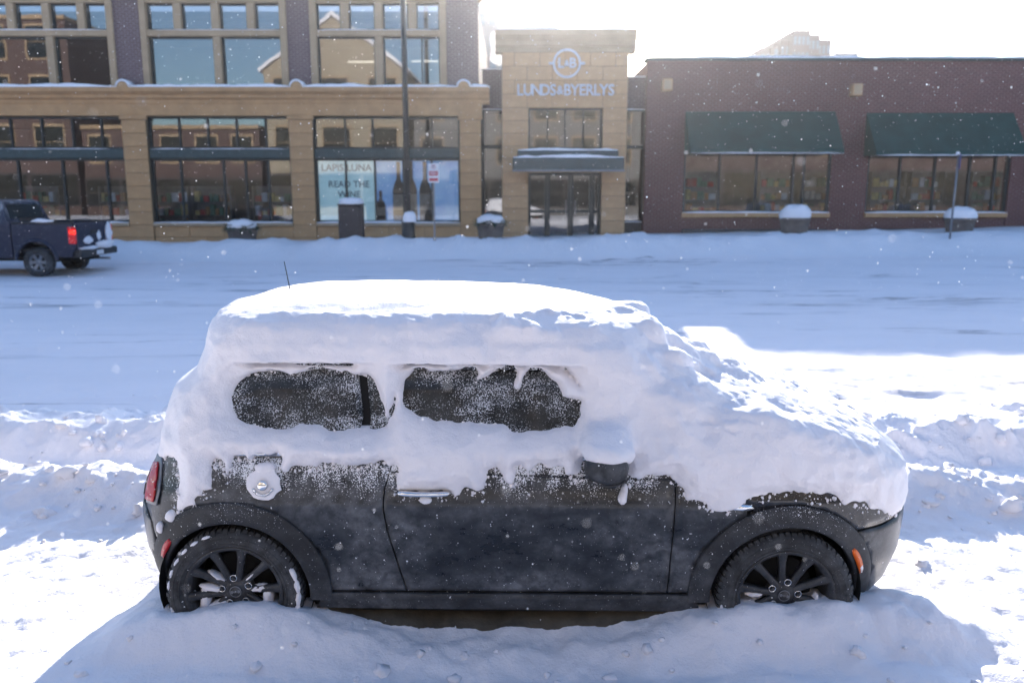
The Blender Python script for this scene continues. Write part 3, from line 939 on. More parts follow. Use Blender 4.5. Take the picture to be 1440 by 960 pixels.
for px, py in ((938, 120), (1204, 127)):
    c = px_world(px, py, YF - 0.15)
    o = MB().bbox(-0.16, 0.16, -0.15, 0.15, -0.19, 0.19, 0.02).build('wall_lamp', M['stone_tower'], rb); o.location = (c.x, c.y, c.z)
    MB().bbox(-0.12, 0.12, -0.165, -0.15, -0.15, 0.15, 0.005).build('lamp_lens', M['stone_trim'], o)
finish(rb)
# store displays seen through the market windows
rnd = random.Random(5)
DISP = [mat_basic('display_%d' % i, c, 0.7, var=0.3) for i, c in enumerate([(0.60, 0.10, 0.06), (0.50, 0.26, 0.10), (0.85, 0.84, 0.82), (0.16, 0.26, 0.16), (0.75, 0.55, 0.2)])]
def shelf(x, y, z0, w, h, label):
    s = empty('display_shelf', (x, y, z0))
    MB().box(-w / 2, -w / 2 + 0.03, -0.2, 0.2, 0, h).box(w / 2 - 0.03, w / 2, -0.2, 0.2, 0, h).box(-w / 2 + 0.031, w / 2 - 0.031, 0.17, 0.2, 0, h).build('frame', M['interior'], s)
    n = 4
    for i in range(n):
        zz = 0.1 + i * (h - 0.2) / n
        b = MB().box(-w / 2 + 0.035, w / 2 - 0.035, -0.2, 0.165, zz, zz + 0.03).build('shelf_board', M['interior'], s)
        x_ = -w / 2 + 0.08
        while x_ < w / 2 - 0.2:
            bw = rnd.uniform(0.1, 0.22); bh = rnd.uniform(0.15, (h - 0.2) / n * 0.8)
            MB().bbox(x_, x_ + bw, -0.17, 0.1, zz + 0.032, zz + 0.032 + bh, 0.01).build('package', DISP[rnd.randrange(5)], b)
            x_ += bw + 0.03
    props(s, label, 'shelf', 'display shelves behind the shop windows')
zfl = fz(325) + 0.03
for px, yy, lab in ((985, 29.6, 'display shelf inside, behind the leftmost pane under the first awning'), (1090, 29.6, 'display shelf inside, behind the middle panes under the first awning'), (1150, 30.3, 'display shelf inside, behind the right panes under the first awning'),
                    (1245, 29.6, 'display shelf inside, behind the leftmost pane under the second awning'), (1300, 30.2, 'display shelf inside, behind the second pane under the second awning'), (1385, 29.6, 'display shelf inside, behind the right panes under the second awning')):
    p = px_world(px, 270, yy)
    shelf(p.x, yy, zfl, 1.2, 2.0, lab)
zfl = fz(345) - 0.08
for px, yy, lab in ((60, 29.7, 'display shelf inside the stone shop, behind the pickup truck'), (170, 30.2, 'display shelf inside the stone shop, left of the pillar by the truck'), (240, 29.7, 'display shelf inside the middle bay, leftmost'), (300, 30.0, 'display shelf inside the middle bay, second from the left'), (385, 29.7, 'display shelf inside the middle bay, rightmost')):
    p = px_world(px, 280, yy)
    shelf(p.x, yy, zfl, 1.4, 2.1, lab)

# ---- distant blocks
def far_block(name, boxes, mat, label, wmat, step=1.9):
    r = empty(name, (boxes[0][0], boxes[0][2], 0))
    for (x0, x1, y0, y1, z1, nwx) in boxes:
        w_ = MB().box(x0, x1, y0, y1, -0.5, z1).build('wall', mat, r)
        z = z1 - 1.2
        while z > 8 and nwx:
            for i in range(nwx):
                cx = x0 + (x1 - x0) * (i + 0.5) / nwx
                ww = (x1 - x0) / nwx * 0.30
                MB().box(cx - ww, cx + ww, y0 - 0.06, y0 + 0.02, z - 0.5, z + 0.5).build('window', wmat, w_)
            z -= step
    props(r, label, 'building')
    finish(r)
def fp(px, py, Y):
    p = px_world(px, py, Y); return p.x, p.z
Yd = 105.0
bxs = []
for k, (a, b, t, n) in enumerate(((1080, 1095, 62, 2), (1095, 1104, 57, 1), (1104, 1116, 54, 2), (1116, 1140, 43, 4), (1140, 1158, 47, 3), (1158, 1178, 52, 3))):
    x0, zz = fp(a, t, Yd); x1, _ = fp(b, t, Yd)
    bxs.append((x0 + 0.01, x1 - 0.01, Yd + [3, 2, 1.5, 0, 1, 2][k], Yd + 12 + k, zz, n))
M['far_glass'] = mat_basic('far_glass', (0.12, 0.14, 0.17), 0.2)
far_block('apartment_tower', bxs, M['far_stone'], 'hazy stepped apartment tower far behind the brick shop', M['far_glass'])
x0, zz = fp(1180, 73, Yd + 20); x1, _ = fp(1211, 73, Yd + 20)
far_block('office_block', [(x0, x1, Yd + 21, Yd + 30, zz, 5)], M['far_pale'], 'small pale block right of the stepped apartment tower', M['far_glass'])
x0, _ = fp(640, 20, 80); x1, zz = fp(784, 16, 80); xm, zm_ = fp(774, 2, 80)
far_block('pale_high_rise', [(x0, xm, 80, 92, zm_ + 1.6, 9), (xm + 0.02, x1, 80.6, 90, zz, 1)], M['far_pale'], 'pale hazy high rise behind the tan tower and corner building', M['far_glass'], 2.0)
# ------------------------------------------------------------------ the buried car
CAR_X, CAR_Y = -0.0115, 4.29          # centre of the wheelbase, centre line
CAR_TILT = R(0.45)
car = empty('parked_car', (CAR_X, CAR_Y, 0.0))
car.rotation_euler = (0, CAR_TILT, 0)
props(car, 'small dark grey hatchback buried under thick snow at the curb', 'car')

_zf = [.14, .20, .28, .42, .58, .70, .80, .88, .95, 1.0, 1.2, 1.33, 1.39, 1.415]
_xf = [1.77, 1.88, 1.94, 1.985, 1.995, 1.985, 1.92, 1.70, 1.27, 1.03, .80, .60, .40, .05]
_xr = [-1.63, -1.75, -1.81, -1.86, -1.87, -1.84, -1.79, -1.75, -1.725, -1.705, -1.60, -1.42, -1.10, -.50]
_w0 = [.74, .80, .825, .852, .862, .864, .842, .830, .806, .785, .706, .648, .54, .10]
_zw = [.14, .20, .28, .42, .58, .765, .79, .88, .93, 1.0, 1.2, 1.33, 1.39, 1.415]
NSF, NSR = 3.0, 2.5                    # roundness of nose and tail in plan

def plan(z):
    z = np.asarray(z, float)
    xf, xr, w = np.interp(z, _zf, _xf), np.interp(z, _zf, _xr), np.interp(z, _zw, _w0)
    return xf, xr, np.minimum(1.0, xf - 0.55), np.maximum(-1.25, xr + 0.35), w

def halfw(x, z):
    """Half width of the body at x, z (negative outside)."""
    xf, xr, xa, xb, w = plan(z)
    t = np.where(x > xa, (x - xa) / (xf - xa), np.where(x < xb, (xb - x) / (xb - xr), 0.0))
    ns = np.where(x > 0, NSF, NSR)
    return w * np.where(t < 1, np.power(np.clip(1 - np.abs(t) ** ns, 0, 1), 1 / ns), -0.3 * (t - 1) - 0.0)

def s_of(x, z):
    """Unrolled coordinate along the flank for a point seen at x."""
    xf, xr, xa, xb, w = plan(z)
    if x > 5: return float(xa + 0.6 * math.pi / 2)
    if x < -5: return float(xb - 0.45 * math.pi / 2)
    if x > xa: return float(xa + 0.6 * math.asin(min(1, (x - xa) / (xf - xa)) ** (NSF / 2)))
    if x < xb: return float(xb - 0.45 * math.asin(min(1, (xb - x) / (xb - xr)) ** (NSR / 2)))
    return float(x)

def surf(s, z):
    xf, xr, xa, xb, w = plan(z)
    if s > xa:
        th = min(math.pi / 2, (s - xa) / 0.6)
        return xa + (xf - xa) * math.sin(th) ** (2 / NSF), w * max(0.0, math.cos(th)) ** (2 / NSF)
    if s < xb:
        th = min(math.pi / 2, (xb - s) / 0.45)
        return xb - (xb - xr) * math.sin(th) ** (2 / NSR), w * max(0.0, math.cos(th)) ** (2 / NSR)
    return s, float(w)

def cpx(px, py, off=0.0):
    """Local x, z of a point of the near flank that the photograph shows at px, py."""
    Y = CAR_Y - 0.84
    for _ in range(8):
        p = px_world(px, py, Y)
        lx, lz = p.x - CAR_X, p.z + (p.x - CAR_X) * math.sin(CAR_TILT)
        w = max(0.25, float(halfw(lx, min(max(lz, 0.16), 1.40))))
        Y = 0.5 * Y + 0.5 * (CAR_Y - w - off)
    return lx, lz

def dense(poly, step=0.02):
    out = []
    n = len(poly)
    for i in range(n):
        a, b = poly[i], poly[(i + 1) % n]
        k = max(1, int(math.hypot(b[0] - a[0], b[1] - a[1]) / step))
        out += [(a[0] + (b[0] - a[0]) * j / k, a[1] + (b[1] - a[1]) * j / k) for j in range(k)]
    return out

def inside(poly, x, z):
    c = False
    n = len(poly)
    for i in range(n):
        x1, z1 = poly[i]; x2, z2 = poly[(i + 1) % n]
        if (z1 > z) != (z2 > z) and x < (x2 - x1) * (z - z1) / (z2 - z1) + x1: c = not c
    return c

def panel(name, poly_xz, off, mat, parent, side=-1, thick=0.018, step=0.035, unrolled=False, bulge=None, rim=0.004):
    """A body panel: outline in (x, z) laid on the flank, turned in at its rim."""
    P = poly_xz if unrolled else [(s_of(x, z), z) for x, z in poly_xz]
    P = dense(P, step)
    s0, s1 = min(p[0] for p in P), max(p[0] for p in P)
    z0, z1 = min(p[1] for p in P), max(p[1] for p in P)
    pts = [Vector(p) for p in P]
    nb = len(pts)
    for i in range(int((s1 - s0) / step) + 1):
        for j in range(int((z1 - z0) / step) + 1):
            q = (s0 + step * (i + 0.5), z0 + step * (j + 0.5))
            if inside(P, *q) and min((q[0] - p[0]) ** 2 + (q[1] - p[1]) ** 2 for p in P) > (step * 0.5) ** 2:
                pts.append(Vector(q))
    edges = [(i, (i + 1) % nb) for i in range(nb)]
    vo, eo, fo, _, _, _ = mgeo.delaunay_2d_cdt(pts, edges, [], 0, 1e-6)
    fo = [f for f in fo if inside(P, sum(vo[i].x for i in f) / 3, sum(vo[i].y for i in f) / 3)]
    bset = {}
    vs = []
    for v in vo:
        x, w = surf(v.x, v.y)
        o = off + (bulge(x, v.y) if bulge else 0.0)
        # outward direction in plan
        x2, w2 = surf(v.x + 0.004, v.y); x1, w1 = surf(v.x - 0.004, v.y)
        tx, ty = x2 - x1, w2 - w1
        l = math.hypot(tx, ty) or 1
        vs.append((x + (-ty) / l * -o * -1 if False else x - ty / l * o, side * (w + tx / l * o), v.y))
    me = bpy.data.meshes.new(name)
    me.from_pydata(vs, [], [tuple(f) for f in fo])
    bm = bmesh.new(); bm.from_mesh(me)
    bmesh.ops.recalc_face_normals(bm, faces=bm.faces)
    cen = sum((f.normal.y * side for f in bm.faces))
    if cen < 0: bmesh.ops.reverse_faces(bm, faces=bm.faces)
    # small rolled edge, then the return flange inward
    be = [e for e in bm.edges if e.is_boundary]
    for dx, dn in ((rim, -rim), (0.0, -thick)):
        r_ = bmesh.ops.extrude_edge_only(bm, edges=be)
        nv = [g for g in r_['geom'] if isinstance(g, bmesh.types.BMVert)]
        be = [g for g in r_['geom'] if isinstance(g, bmesh.types.BMEdge) and g.is_boundary]
        for v in nv:
            v.co.y += -side * (-dn)
    bm.to_mesh(me); bm.free()
    return mesh_obj(name, me, mat, parent, True)

# ---- paint: dark grey under salt film, sprinkled with snow near the drifts
def mat_paint(name, col, rough, film, speck, zlo, zhi, coat=0.0, metal=0.0):
    m, nt, out = nodes_of(name)
    p = N(nt, 'ShaderNodeBsdfPrincipled', Metallic=metal)
    p.inputs['Coat Weight'].default_value = coat
    p.inputs['Coat Roughness'].default_value = 0.12
    p.inputs['Specular IOR Level'].default_value = 0.38
    tc = nt.nodes.new('ShaderNodeTexCoord')
    sp = nt.nodes.new('ShaderNodeSeparateXYZ')
    L(nt, tc.outputs['Object'], sp.inputs[0])
    f1 = ramp(nt, noise_tex(nt, 2.2, 6.0, 0.6, stretch=(1.0, 1.0, 2.0)), 0.36, 0.68)
    f2 = ramp(nt, noise_tex(nt, 14.0, 5.0, 0.7), 0.30, 0.75)
    scr = nt.nodes.new('ShaderNodeTexWave'); scr.wave_type = 'RINGS'
    scr.inputs['Scale'].default_value = 3.0; scr.inputs['Distortion'].default_value = 14.0; scr.inputs['Detail'].default_value = 3.0; scr.inputs['Detail Scale'].default_value = 1.4
    L(nt, tc.outputs['Object'], scr.inputs['Vector'])
    f3 = ramp(nt, scr.outputs['Fac'], 0.0, 0.45)
    film_f = math_n(nt, 'MULTIPLY', math_n(nt, 'MULTIPLY', f1, f2), math_n(nt, 'ADD', math_n(nt, 'MULTIPLY', f3, 0.5), 0.5))
    low = nt.nodes.new('ShaderNodeMapRange'); low.inputs['From Min'].default_value = 0.42; low.inputs['From Max'].default_value = 0.22
    L(nt, sp.outputs[2], low.inputs['Value'])
    film_f = math_n(nt, 'MULTIPLY', math_n(nt, 'ADD', film_f, math_n(nt, 'MULTIPLY', math_n(nt, 'MULTIPLY', low.outputs[0], f2), 0.4)), film)
    c = mixc(nt, film_f, col, (0.25, 0.26, 0.28))
    # snow grains
    up = nt.nodes.new('ShaderNodeMapRange'); up.inputs['From Min'].default_value = zlo; up.inputs['From Max'].default_value = zhi
    up.inputs['To Min'].default_value = 0.0; up.inputs['To Max'].default_value = 1.0
    L(nt, sp.outputs[2], up.inputs['Value'])
    g1 = noise_tex(nt, 190.0, 2.0, 0.5)
    g2 = noise_tex(nt, 11.0, 4.0, 0.6, stretch=(1.0, 1.0, 0.35))
    thr = math_n(nt, 'SUBTRACT', 0.74, math_n(nt, 'MULTIPLY', math_n(nt, 'MULTIPLY', up.outputs[0], ramp(nt, g2, 0.35, 0.6)), speck))
    gr = math_n(nt, 'GREATER_THAN', g1, thr)
    sparse = math_n(nt, 'GREATER_THAN', noise_tex(nt, 75.0, 1.0, 0.4), 0.775)
    gr = math_n(nt, 'MAXIMUM', gr, sparse)
    c = mixc(nt, gr, c, (0.84, 0.85, 0.88))
    L(nt, c, p.inputs['Base Color'])
    rr = math_n(nt, 'ADD', math_n(nt, 'MULTIPLY', math_n(nt, 'ADD', film_f, gr), 0.5), rough)
    rc = math_n(nt, 'MINIMUM', rr, 0.9)
    L(nt, rc, p.inputs['Roughness'])
    L(nt, bump(nt, gr, 0.5, 0.003), p.inputs['Normal'])
    L(nt, p.outputs[0], out.inputs[0])
    return m
M['paint'] = mat_paint('paint', (0.013, 0.0145, 0.018), 0.27, 0.80, 0.34, 0.72, 0.90, coat=0.15)
M['trim'] = mat_paint('trim', (0.014, 0.015, 0.018), 0.55, 0.40, 0.2, 0.60, 0.80)
M['black_gloss'] = mat_paint('black_gloss', (0.010, 0.010, 0.012), 0.2, 0.2, 0.26, 0.76, 0.92, coat=0.4)
M['rubber'] = mat_paint('rubber', (0.016, 0.016, 0.017), 0.75, 0.45, 0.12, 0.2, 0.6)
M['wheel_black'] = mat_paint('wheel_black', (0.012, 0.012, 0.014), 0.35, 0.35, 0.0, 5, 6)
M['chrome'] = mat_basic('chrome', (0.75, 0.76, 0.78), 0.12, metal=1.0, var=0.05)
M['void'] = mat_basic('void', (0.006, 0.006, 0.007), 0.9)
def mat_lens(name, col, emit=0.0):
    m, nt, out = nodes_of(name)
    p = N(nt, 'ShaderNodeBsdfPrincipled', Roughness=0.2)
    c = mixc(nt, ramp(nt, noise_tex(nt, 25.0, 3.0), 0.62, 0.68), col, (0.8, 0.8, 0.82))
    L(nt, c, p.inputs['Base Color'])
    p.inputs['Emission Color'].default_value = (*col, 1); p.inputs['Emission Strength'].default_value = emit
    L(nt, p.outputs[0], out.inputs[0])
    return m
M['lens_red'] = mat_lens('lens_red', (0.42, 0.012, 0.016))
M['lens_orange'] = mat_lens('lens_orange', (0.75, 0.13, 0.01))
def mat_glass_frost(name):
    m, nt, out = nodes_of(name)
    p = N(nt, 'ShaderNodeBsdfPrincipled')
    p.inputs['IOR'].default_value = 1.5
    p.inputs['Specular IOR Level'].default_value = 0.17
    g1 = noise_tex(nt, 180.0, 2.0, 0.5, stretch=(1.0, 1.0, 1.25))
    g2 = noise_tex(nt, 7.0, 6.0, 0.7, stretch=(0.6, 1.0, 1.0))
    thr = math_n(nt, 'SUBTRACT', 0.69, math_n(nt, 'MULTIPLY', ramp(nt, g2, 0.38, 0.66), 0.24))
    f = nt.nodes.new('ShaderNodeMapRange')
    L(nt, math_n(nt, 'SUBTRACT', g1, thr), f.inputs['Value'])
    f.inputs['From Min'].default_value = 0.0; f.inputs['From Max'].default_value = 0.06
    film_ = math_n(nt, 'MULTIPLY', ramp(nt, noise_tex(nt, 9.0, 6.0, 0.7), 0.3, 0.75), 0.13)
    L(nt, mixc(nt, f.outputs[0], mixc(nt, film_, (0.010, 0.012, 0.013), (0.5, 0.52, 0.54)), (0.66, 0.68, 0.72)), p.inputs['Base Color'])
    L(nt, math_n(nt, 'ADD', math_n(nt, 'MULTIPLY', f.outputs[0], 0.7), 0.06), p.inputs['Roughness'])
    L(nt, bump(nt, f.outputs[0], 0.6, 0.002), p.inputs['Normal'])
    L(nt, p.outputs[0], out.inputs[0])
    return m
M['car_glass'] = mat_glass_frost('car_glass')

RX, FXW = -1.2475, 1.2475              # axle positions
AXZ = 0.305
RA = 0.345                             # wheel opening radius
def arc(cx, r, a0, a1, n=22):
    return [(cx + r * math.cos(R(a0 + (a1 - a0) * i / n)), AXZ + r * math.sin(R(a0 + (a1 - a0) * i / n))) for i in range(n + 1)]

SMAX = lambda z: 1.0
def end_s(z, front):
    xf, xr, xa, xb, w = plan(z)
    return float(xa + 0.6 * math.pi / 2) if front else float(xb - 0.45 * math.pi / 2)

# inner shell with the wheel openings cut out (both sides)
for side in (-1, 1):
    zs = [.16, .22, .30, .42, .58, .70, .80, .88, .95, 1.0, 1.1, 1.2, 1.3, 1.36, 1.40]
    poly = [(end_s(z, True), z) for z in zs] + [(end_s(z, False), z) for z in reversed(zs)]
    poly += [(RX - 0.42, .16)] + [(RX - RA, .17)] + arc(RX, RA, 180, 0)[1:-1] + [(RX + RA, .17), (FXW - RA, .17)] + arc(FXW, RA, 180, 0)[1:-1] + [(s_of(FXW + RA, .17), .17)]
    panel('body_shell', poly, -0.022, M['void'], car, side, thick=0.01, step=0.05, unrolled=True)
mb = MB(); mb.box(-1.55, 1.6, -0.53, 0.53, 0.19, 0.42)
mb.build('underbody', M['void'], car)
# roof skin closing the top between the two shells
rf = MB()
vs, fs = [], []
zz = [1.34, 1.37, 1.39, 1.405, 1.412]
ring_n = 64
for z in zz:
    xf, xr, xa, xb, w = [float(v) for v in plan(z)]
    for k in range(ring_n):
        t = 2 * math.pi * k / ring_n
        c, s = math.cos(t), math.sin(t)
        vs.append(((xf + xr) / 2 + (xf - xr) / 2 * math.copysign(abs(c) ** 0.7, c), w * math.copysign(abs(s) ** 0.7, s) + 0.0, z - 0.004))
for i in range(len(zz) - 1):
    for k in range(ring_n):
        fs.append((i * ring_n + k, i * ring_n + (k + 1) % ring_n, (i + 1) * ring_n + (k + 1) % ring_n, (i + 1) * ring_n + k))
fs.append(tuple((len(zz) - 1) * ring_n + k for k in range(ring_n)))
rf.add(vs, fs).build('roof', M['paint'], car, True)

# side panels, traced on the flank
c_ = cpx
door_top = 0.93
dr = [c_(547, 655), c_(538, 686), c_(536, 715), c_(542, 746), c_(553, 782), c_(571, 834)]
df = [c_(949, 690), c_(949, 704), c_(947, 740), c_(943, 790), c_(938, 836)]
g = 0.006
zs_line = 0.305
def doorpoly():
    p = [(dr[0][0] + 0.01 + g, door_top)] + [(x + g, z) for x, z in dr[:-1]] + [(dr[-1][0] + g, zs_line + 0.006)]
    p += [(df[-1][0] - g, zs_line + 0.006)] + [(x - g, z) for x, z in reversed(df[:-1])] + [(df[0][0] - g, door_top)]
    return p
def quarterpoly():
    p = [(dr[0][0] + 0.01, door_top)] + [(x, z) for x, z in dr[:-1]] + [(dr[-1][0], zs_line + 0.006)]
    p += [(RX + 0.425, zs_line + 0.006)] + arc(RX, 0.425, 2, 152) + [(-1.66, 0.60), (-1.70, 0.64), (-1.72, 0.72), (-1.715, 0.80), (-1.70, door_top)]
    return p
def fenderpoly():
    p = [(df[0][0], 0.90)] + list(df[:-1]) + [(df[-1][0], zs_line + 0.006)]
    p += [(FXW - 0.425, zs_line + 0.006)] + list(reversed(arc(FXW, 0.425, 118, 178))) + [(FXW - 0.20, 0.735), (1.00, 0.755), (0.93, 0.775), (0.90, 0.90)]
    return p
def hoodpoly():
    return [(0.912, 0.90), (0.94, 0.785), (1.005, 0.765), (FXW - 0.19, 0.742)] + list(reversed(arc(FXW, 0.43, 45, 112))) + [(1.62, 0.615), (1.70, 0.618), (1.80, 0.63), (1.90, 0.645), (9, 0.65), (9, 0.80), (1.78, 0.80), (1.55, 0.87)]
def fbumppoly():
    return arc(FXW, 0.425, -14, 43) + [(1.62, 0.602), (1.70, 0.604), (1.80, 0.617), (1.90, 0.632), (9, 0.637), (9, 0.5), (9, 0.38), (9, 0.23), (1.80, 0.205)]
def rbumppoly():
    return [(-1.655, 0.585), (-1.70, 0.625), (-1.80, 0.63), (-9, 0.63), (-9, 0.5), (-9, 0.38), (-9, 0.23), (-1.73, 0.215), (RX - 0.43, 0.215), (RX - 0.432, 0.30), (RX - 0.425, 0.42), (RX - 0.39, 0.50)]
for side in (-1, 1):
    d_ = panel('door', doorpoly(), 0.0, M['paint'], car, side, bulge=lambda x, z: -0.010 * math.exp(-((z - 0.47) / 0.10) ** 2))
    if side < 0: near_door = d_
    panel('rear_quarter', quarterpoly(), 0.0, M['paint'], car, side, bulge=lambda x, z: -0.008 * math.exp(-((z - 0.45) / 0.10) ** 2) * (x > -0.9))
    panel('front_fender', fenderpoly(), 0.0, M['paint'], car, side, bulge=lambda x, z: -0.008 * math.exp(-((z - 0.47) / 0.10) ** 2))
    panel('hood_side', hoodpoly(), 0.003, M['black_gloss'], car, side, step=0.03)
    panel('front_bumper', fbumppoly(), 0.0, M['paint'], car, side, step=0.03)
    panel('rear_bumper', rbumppoly(), 0.0, M['paint'], car, side, step=0.03)
    # sill
    panel('sill', [(RX + 0.40, 0.30), (RX + 0.36, 0.215), (FXW - 0.37, 0.205), (FXW - 0.41, 0.30)], 0.008, M['trim'], car, side, step=0.04)
    # belt trims
    panel('belt_trim', [(-1.60, 0.938), (dr[0][0] - 0.02, 0.938), (0.80, 0.925), (0.90, 0.912), (0.90, 0.925), (0.80, 0.945), (-1.60, 0.958)], 0.008, M['chrome'], car, side, thick=0.01, step=0.03)
    panel('crease_trim', [(dr[1][0] + 0.03, 0.872), (df[0][0] - 0.02, 0.848), (df[0][0] - 0.02, 0.856), (dr[1][0] + 0.03, 0.880)], 0.006, M['black_gloss'], car, side, thick=0.008, step=0.03, rim=0.002)
    # glass
    panel('quarter_window', [(-1.52, 0.965), (-0.70, 0.965), (-0.665, 1.10), (-0.70, 1.30), (-1.26, 1.285), (-1.40, 1.22)], -0.004, M['car_glass'], car, side, step=0.04)
    panel('door_window', [(-0.64, 0.965), (0.70, 0.955), (0.66, 1.0), (0.42, 1.26), (0.36, 1.295), (-0.66, 1.30), (-0.63, 1.10)], -0.004, M['car_glass'], car, side, step=0.04)
    panel('window_trim', [(-1.36, 1.302), (0.36, 1.308), (0.42, 1.275), (0.70, 0.985), (0.715, 0.985), (0.44, 1.30), (0.37, 1.332), (-1.36, 1.325)], 0.010, M['black_gloss'], car, side, thick=0.02, step=0.02)
    # wheel arch flares
    for cx, a0, a1 in ((RX, -6, 204), (FXW, -24, 186)):
        fl = MB()
        n = 56
        prof = [(0.340, 0.800), (0.338, 0.868), (0.346, 0.876), (0.372, 0.874), (0.412, 0.870), (0.434, 0.868), (0.438, 0.862), (0.438, 0.83)]
        vs, fs = [], []
        for i in range(n + 1):
            t = R(a0 + (a1 - a0) * i / n)
            for r, w in prof:
                x, z = cx + r * math.cos(t), AXZ + r * math.sin(t)
                x0_, z0_ = x, max(z, 0.2)
                hw = float(halfw(x0_, min(z0_, 0.765)))
                base = 0.863
                vs.append((x, side * (hw + (w - base) + 0.006), z))
        q = len(prof)
        for i in range(n):
            for j in range(q - 1):
                fs.append((i * q + j, i * q + j + 1, (i + 1) * q + j + 1, (i + 1) * q + j))
        fl.add(vs, fs)
        arch = fl.build('arch_trim', M['trim'], car, True)
        # liner
        ln = MB(); ln.lathe_y([(0.352, 0.83 * side), (0.352, 0.50 * side), (0.0, 0.50 * side)], 40, (cx, 0, AXZ + 0.01))
        ln.build('wheel_liner', M['void'], car, True)
        # side markers
        am = (158, 140) if cx < 0 else (36, 14)
        mk = MB(); vs, fs = [], []
        for i in range(9):
            t = R(am[0] + (am[1] - am[0]) * i / 8)
            wd = 0.016 * (1 - 0.5 * abs(i / 4 - 1) ** 3)
            for r in (0.374 - wd, 0.374 + wd):
                x, z = cx + r * math.cos(t), AXZ + r * math.sin(t)
                hw = float(halfw(x, z)) + 0.020
                vs += [(x, side * hw, z), (x, side * (hw - 0.02), z)]
        for i in range(8):
            b = i * 4
            for a, c in ((0, 2), (2, 3), (3, 1), (1, 0)):
                fs.append((b + a, b + c, b + 4 + c, b + 4 + a))
        fs += [(0, 1, 3, 2), (32, 34, 35, 33)]
        mk.add(vs, fs).build('side_marker', M['lens_red' if cx < 0 else 'lens_orange'], car, True)
    # tail lamp
    def lamp(pts, grow):
        out_ = []
        for px, py, back in pts:
            x_, z_ = cpx(px, py)
            out_.append((s_of(x_, z_) - (0.06 if back else 0.0), z_))
        return out_
    tl = panel('tail_light', lamp([(224, 656, 0), (221, 690, 0), (218, 705, 0), (213, 707, 1), (214, 690, 1), (219, 657, 1), (223, 650, 0)], 0), 0.016, M['lens_red'], car, side, step=0.02, unrolled=True)
    panel('lamp_ring', lamp([(228, 654, 0), (225, 690, 0), (221, 710, 0), (213, 713, 1), (214, 690, 1), (220, 646, 1), (227, 644, 0)], 0), 0.008, M['galv'], tl, side, step=0.02, unrolled=True)
    panel('tailgate', [(-1.775, 0.645), (-9, 0.645), (-9, 0.75), (-9, 0.93), (-1.725, 0.93), (-1.755, 0.80)], 0.004, M['paint'], car, side, step=0.04)
    # side scuttle with indicator
    sc_ = panel('side_scuttle', [(0.905, 0.775), (0.93, 0.735), (1.04, 0.722), (1.075, 0.735), (1.06, 0.75), (0.95, 0.765), (0.93, 0.785)], 0.012, M['chrome'], car, side, step=0.02)
def ellipsoid(c, r, n=20, m=12, squash=None):
    vs, fs = [], []
    for i in range(m + 1):
        a = math.pi * i / m - math.pi / 2
        for k in range(n):
            t = 2 * math.pi * k / n
            x, y, z = math.cos(a) * math.cos(t), math.cos(a) * math.sin(t), math.sin(a)
            if squash: x, y, z = squash(x, y, z)
            vs.append((c[0] + r[0] * x, c[1] + r[1] * y, c[2] + r[2] * z))
    for i in range(m):
        for k in range(n):
            fs.append((i * n + k, i * n + (k + 1) % n, (i + 1) * n + (k + 1) % n, (i + 1) * n + k))
    return vs, fs
# fuel cap on the near quarter
fcx, fcz = cpx(370, 680)
hw = float(halfw(fcx, fcz))
fc = MB(); fc.lathe_y([(0.0, -0.012), (0.058, -0.012), (0.066, -0.010), (0.074, 0.0), (0.074, 0.03)], 36)
o = fc.build('fuel_cap', M['chrome'], car, True); o.location = (fcx, -hw - 0.004, fcz); o.rotation_euler = (R(-10), 0, 0)
k_ = MB(); k_.lathe_y([(0.0, -0.018), (0.016, -0.018), (0.022, -0.014), (0.025, 0.0)], 24)
q = k_.build('fuel_cap_knob', M['chrome'], o, True); q.location = (0, -0.013, 0)
cs = MB(); vs, fs = ellipsoid((0, 0, 0), (0.076, 0.010, 0.076), 26, 10); Vq = np.array(vs); Vq = Vq * (1 + 0.16 * fbm(Vq[:, 0] * 30, Vq[:, 1] * 30, Vq[:, 2] * 30, 1.0, 2))[:, None]
qs = cs.add(Vq.tolist(), fs).build('cap_snow', M['snow_car'], o, True); qs.location = (0, -0.012, 0.004)
q.location = (0, -0.022, 0)
k_ = MB(); pts = [(0.045 * math.cos(R(a)), -0.024, 0.045 * math.sin(R(a))) for a in range(200, 341, 10)]
k_.tube(pts, 0.006, 8); k_.build('fuel_cap_grip', M['chrome'], o, True)
# door handle
hx0, hz = cpx(556, 692); hx1, _ = cpx(632, 693)
hw = float(halfw((hx0 + hx1) / 2, hz))
h_ = MB(); n = 14
pts = []
for i in range(n + 1):
    t = i / n
    pts.append((hx0 + (hx1 - hx0) * t, -hw - 0.012 - 0.022 * math.sin(math.pi * t) ** 0.5, hz + 0.004))
h_.tube(pts, [0.006] + [0.0125] * (n - 1) + [0.006], 10)
h_.build('door_handle', M['chrome'], near_door, True)
hr = MB(); hr.lathe_y([(0.0, 0.006), (0.036, 0.002), (0.044, -0.003)], 24)
o = hr.build('handle_recess', M['void'], near_door, True); o.location = ((hx0 + hx1) / 2, -hw - 0.0035, hz - 0.015)
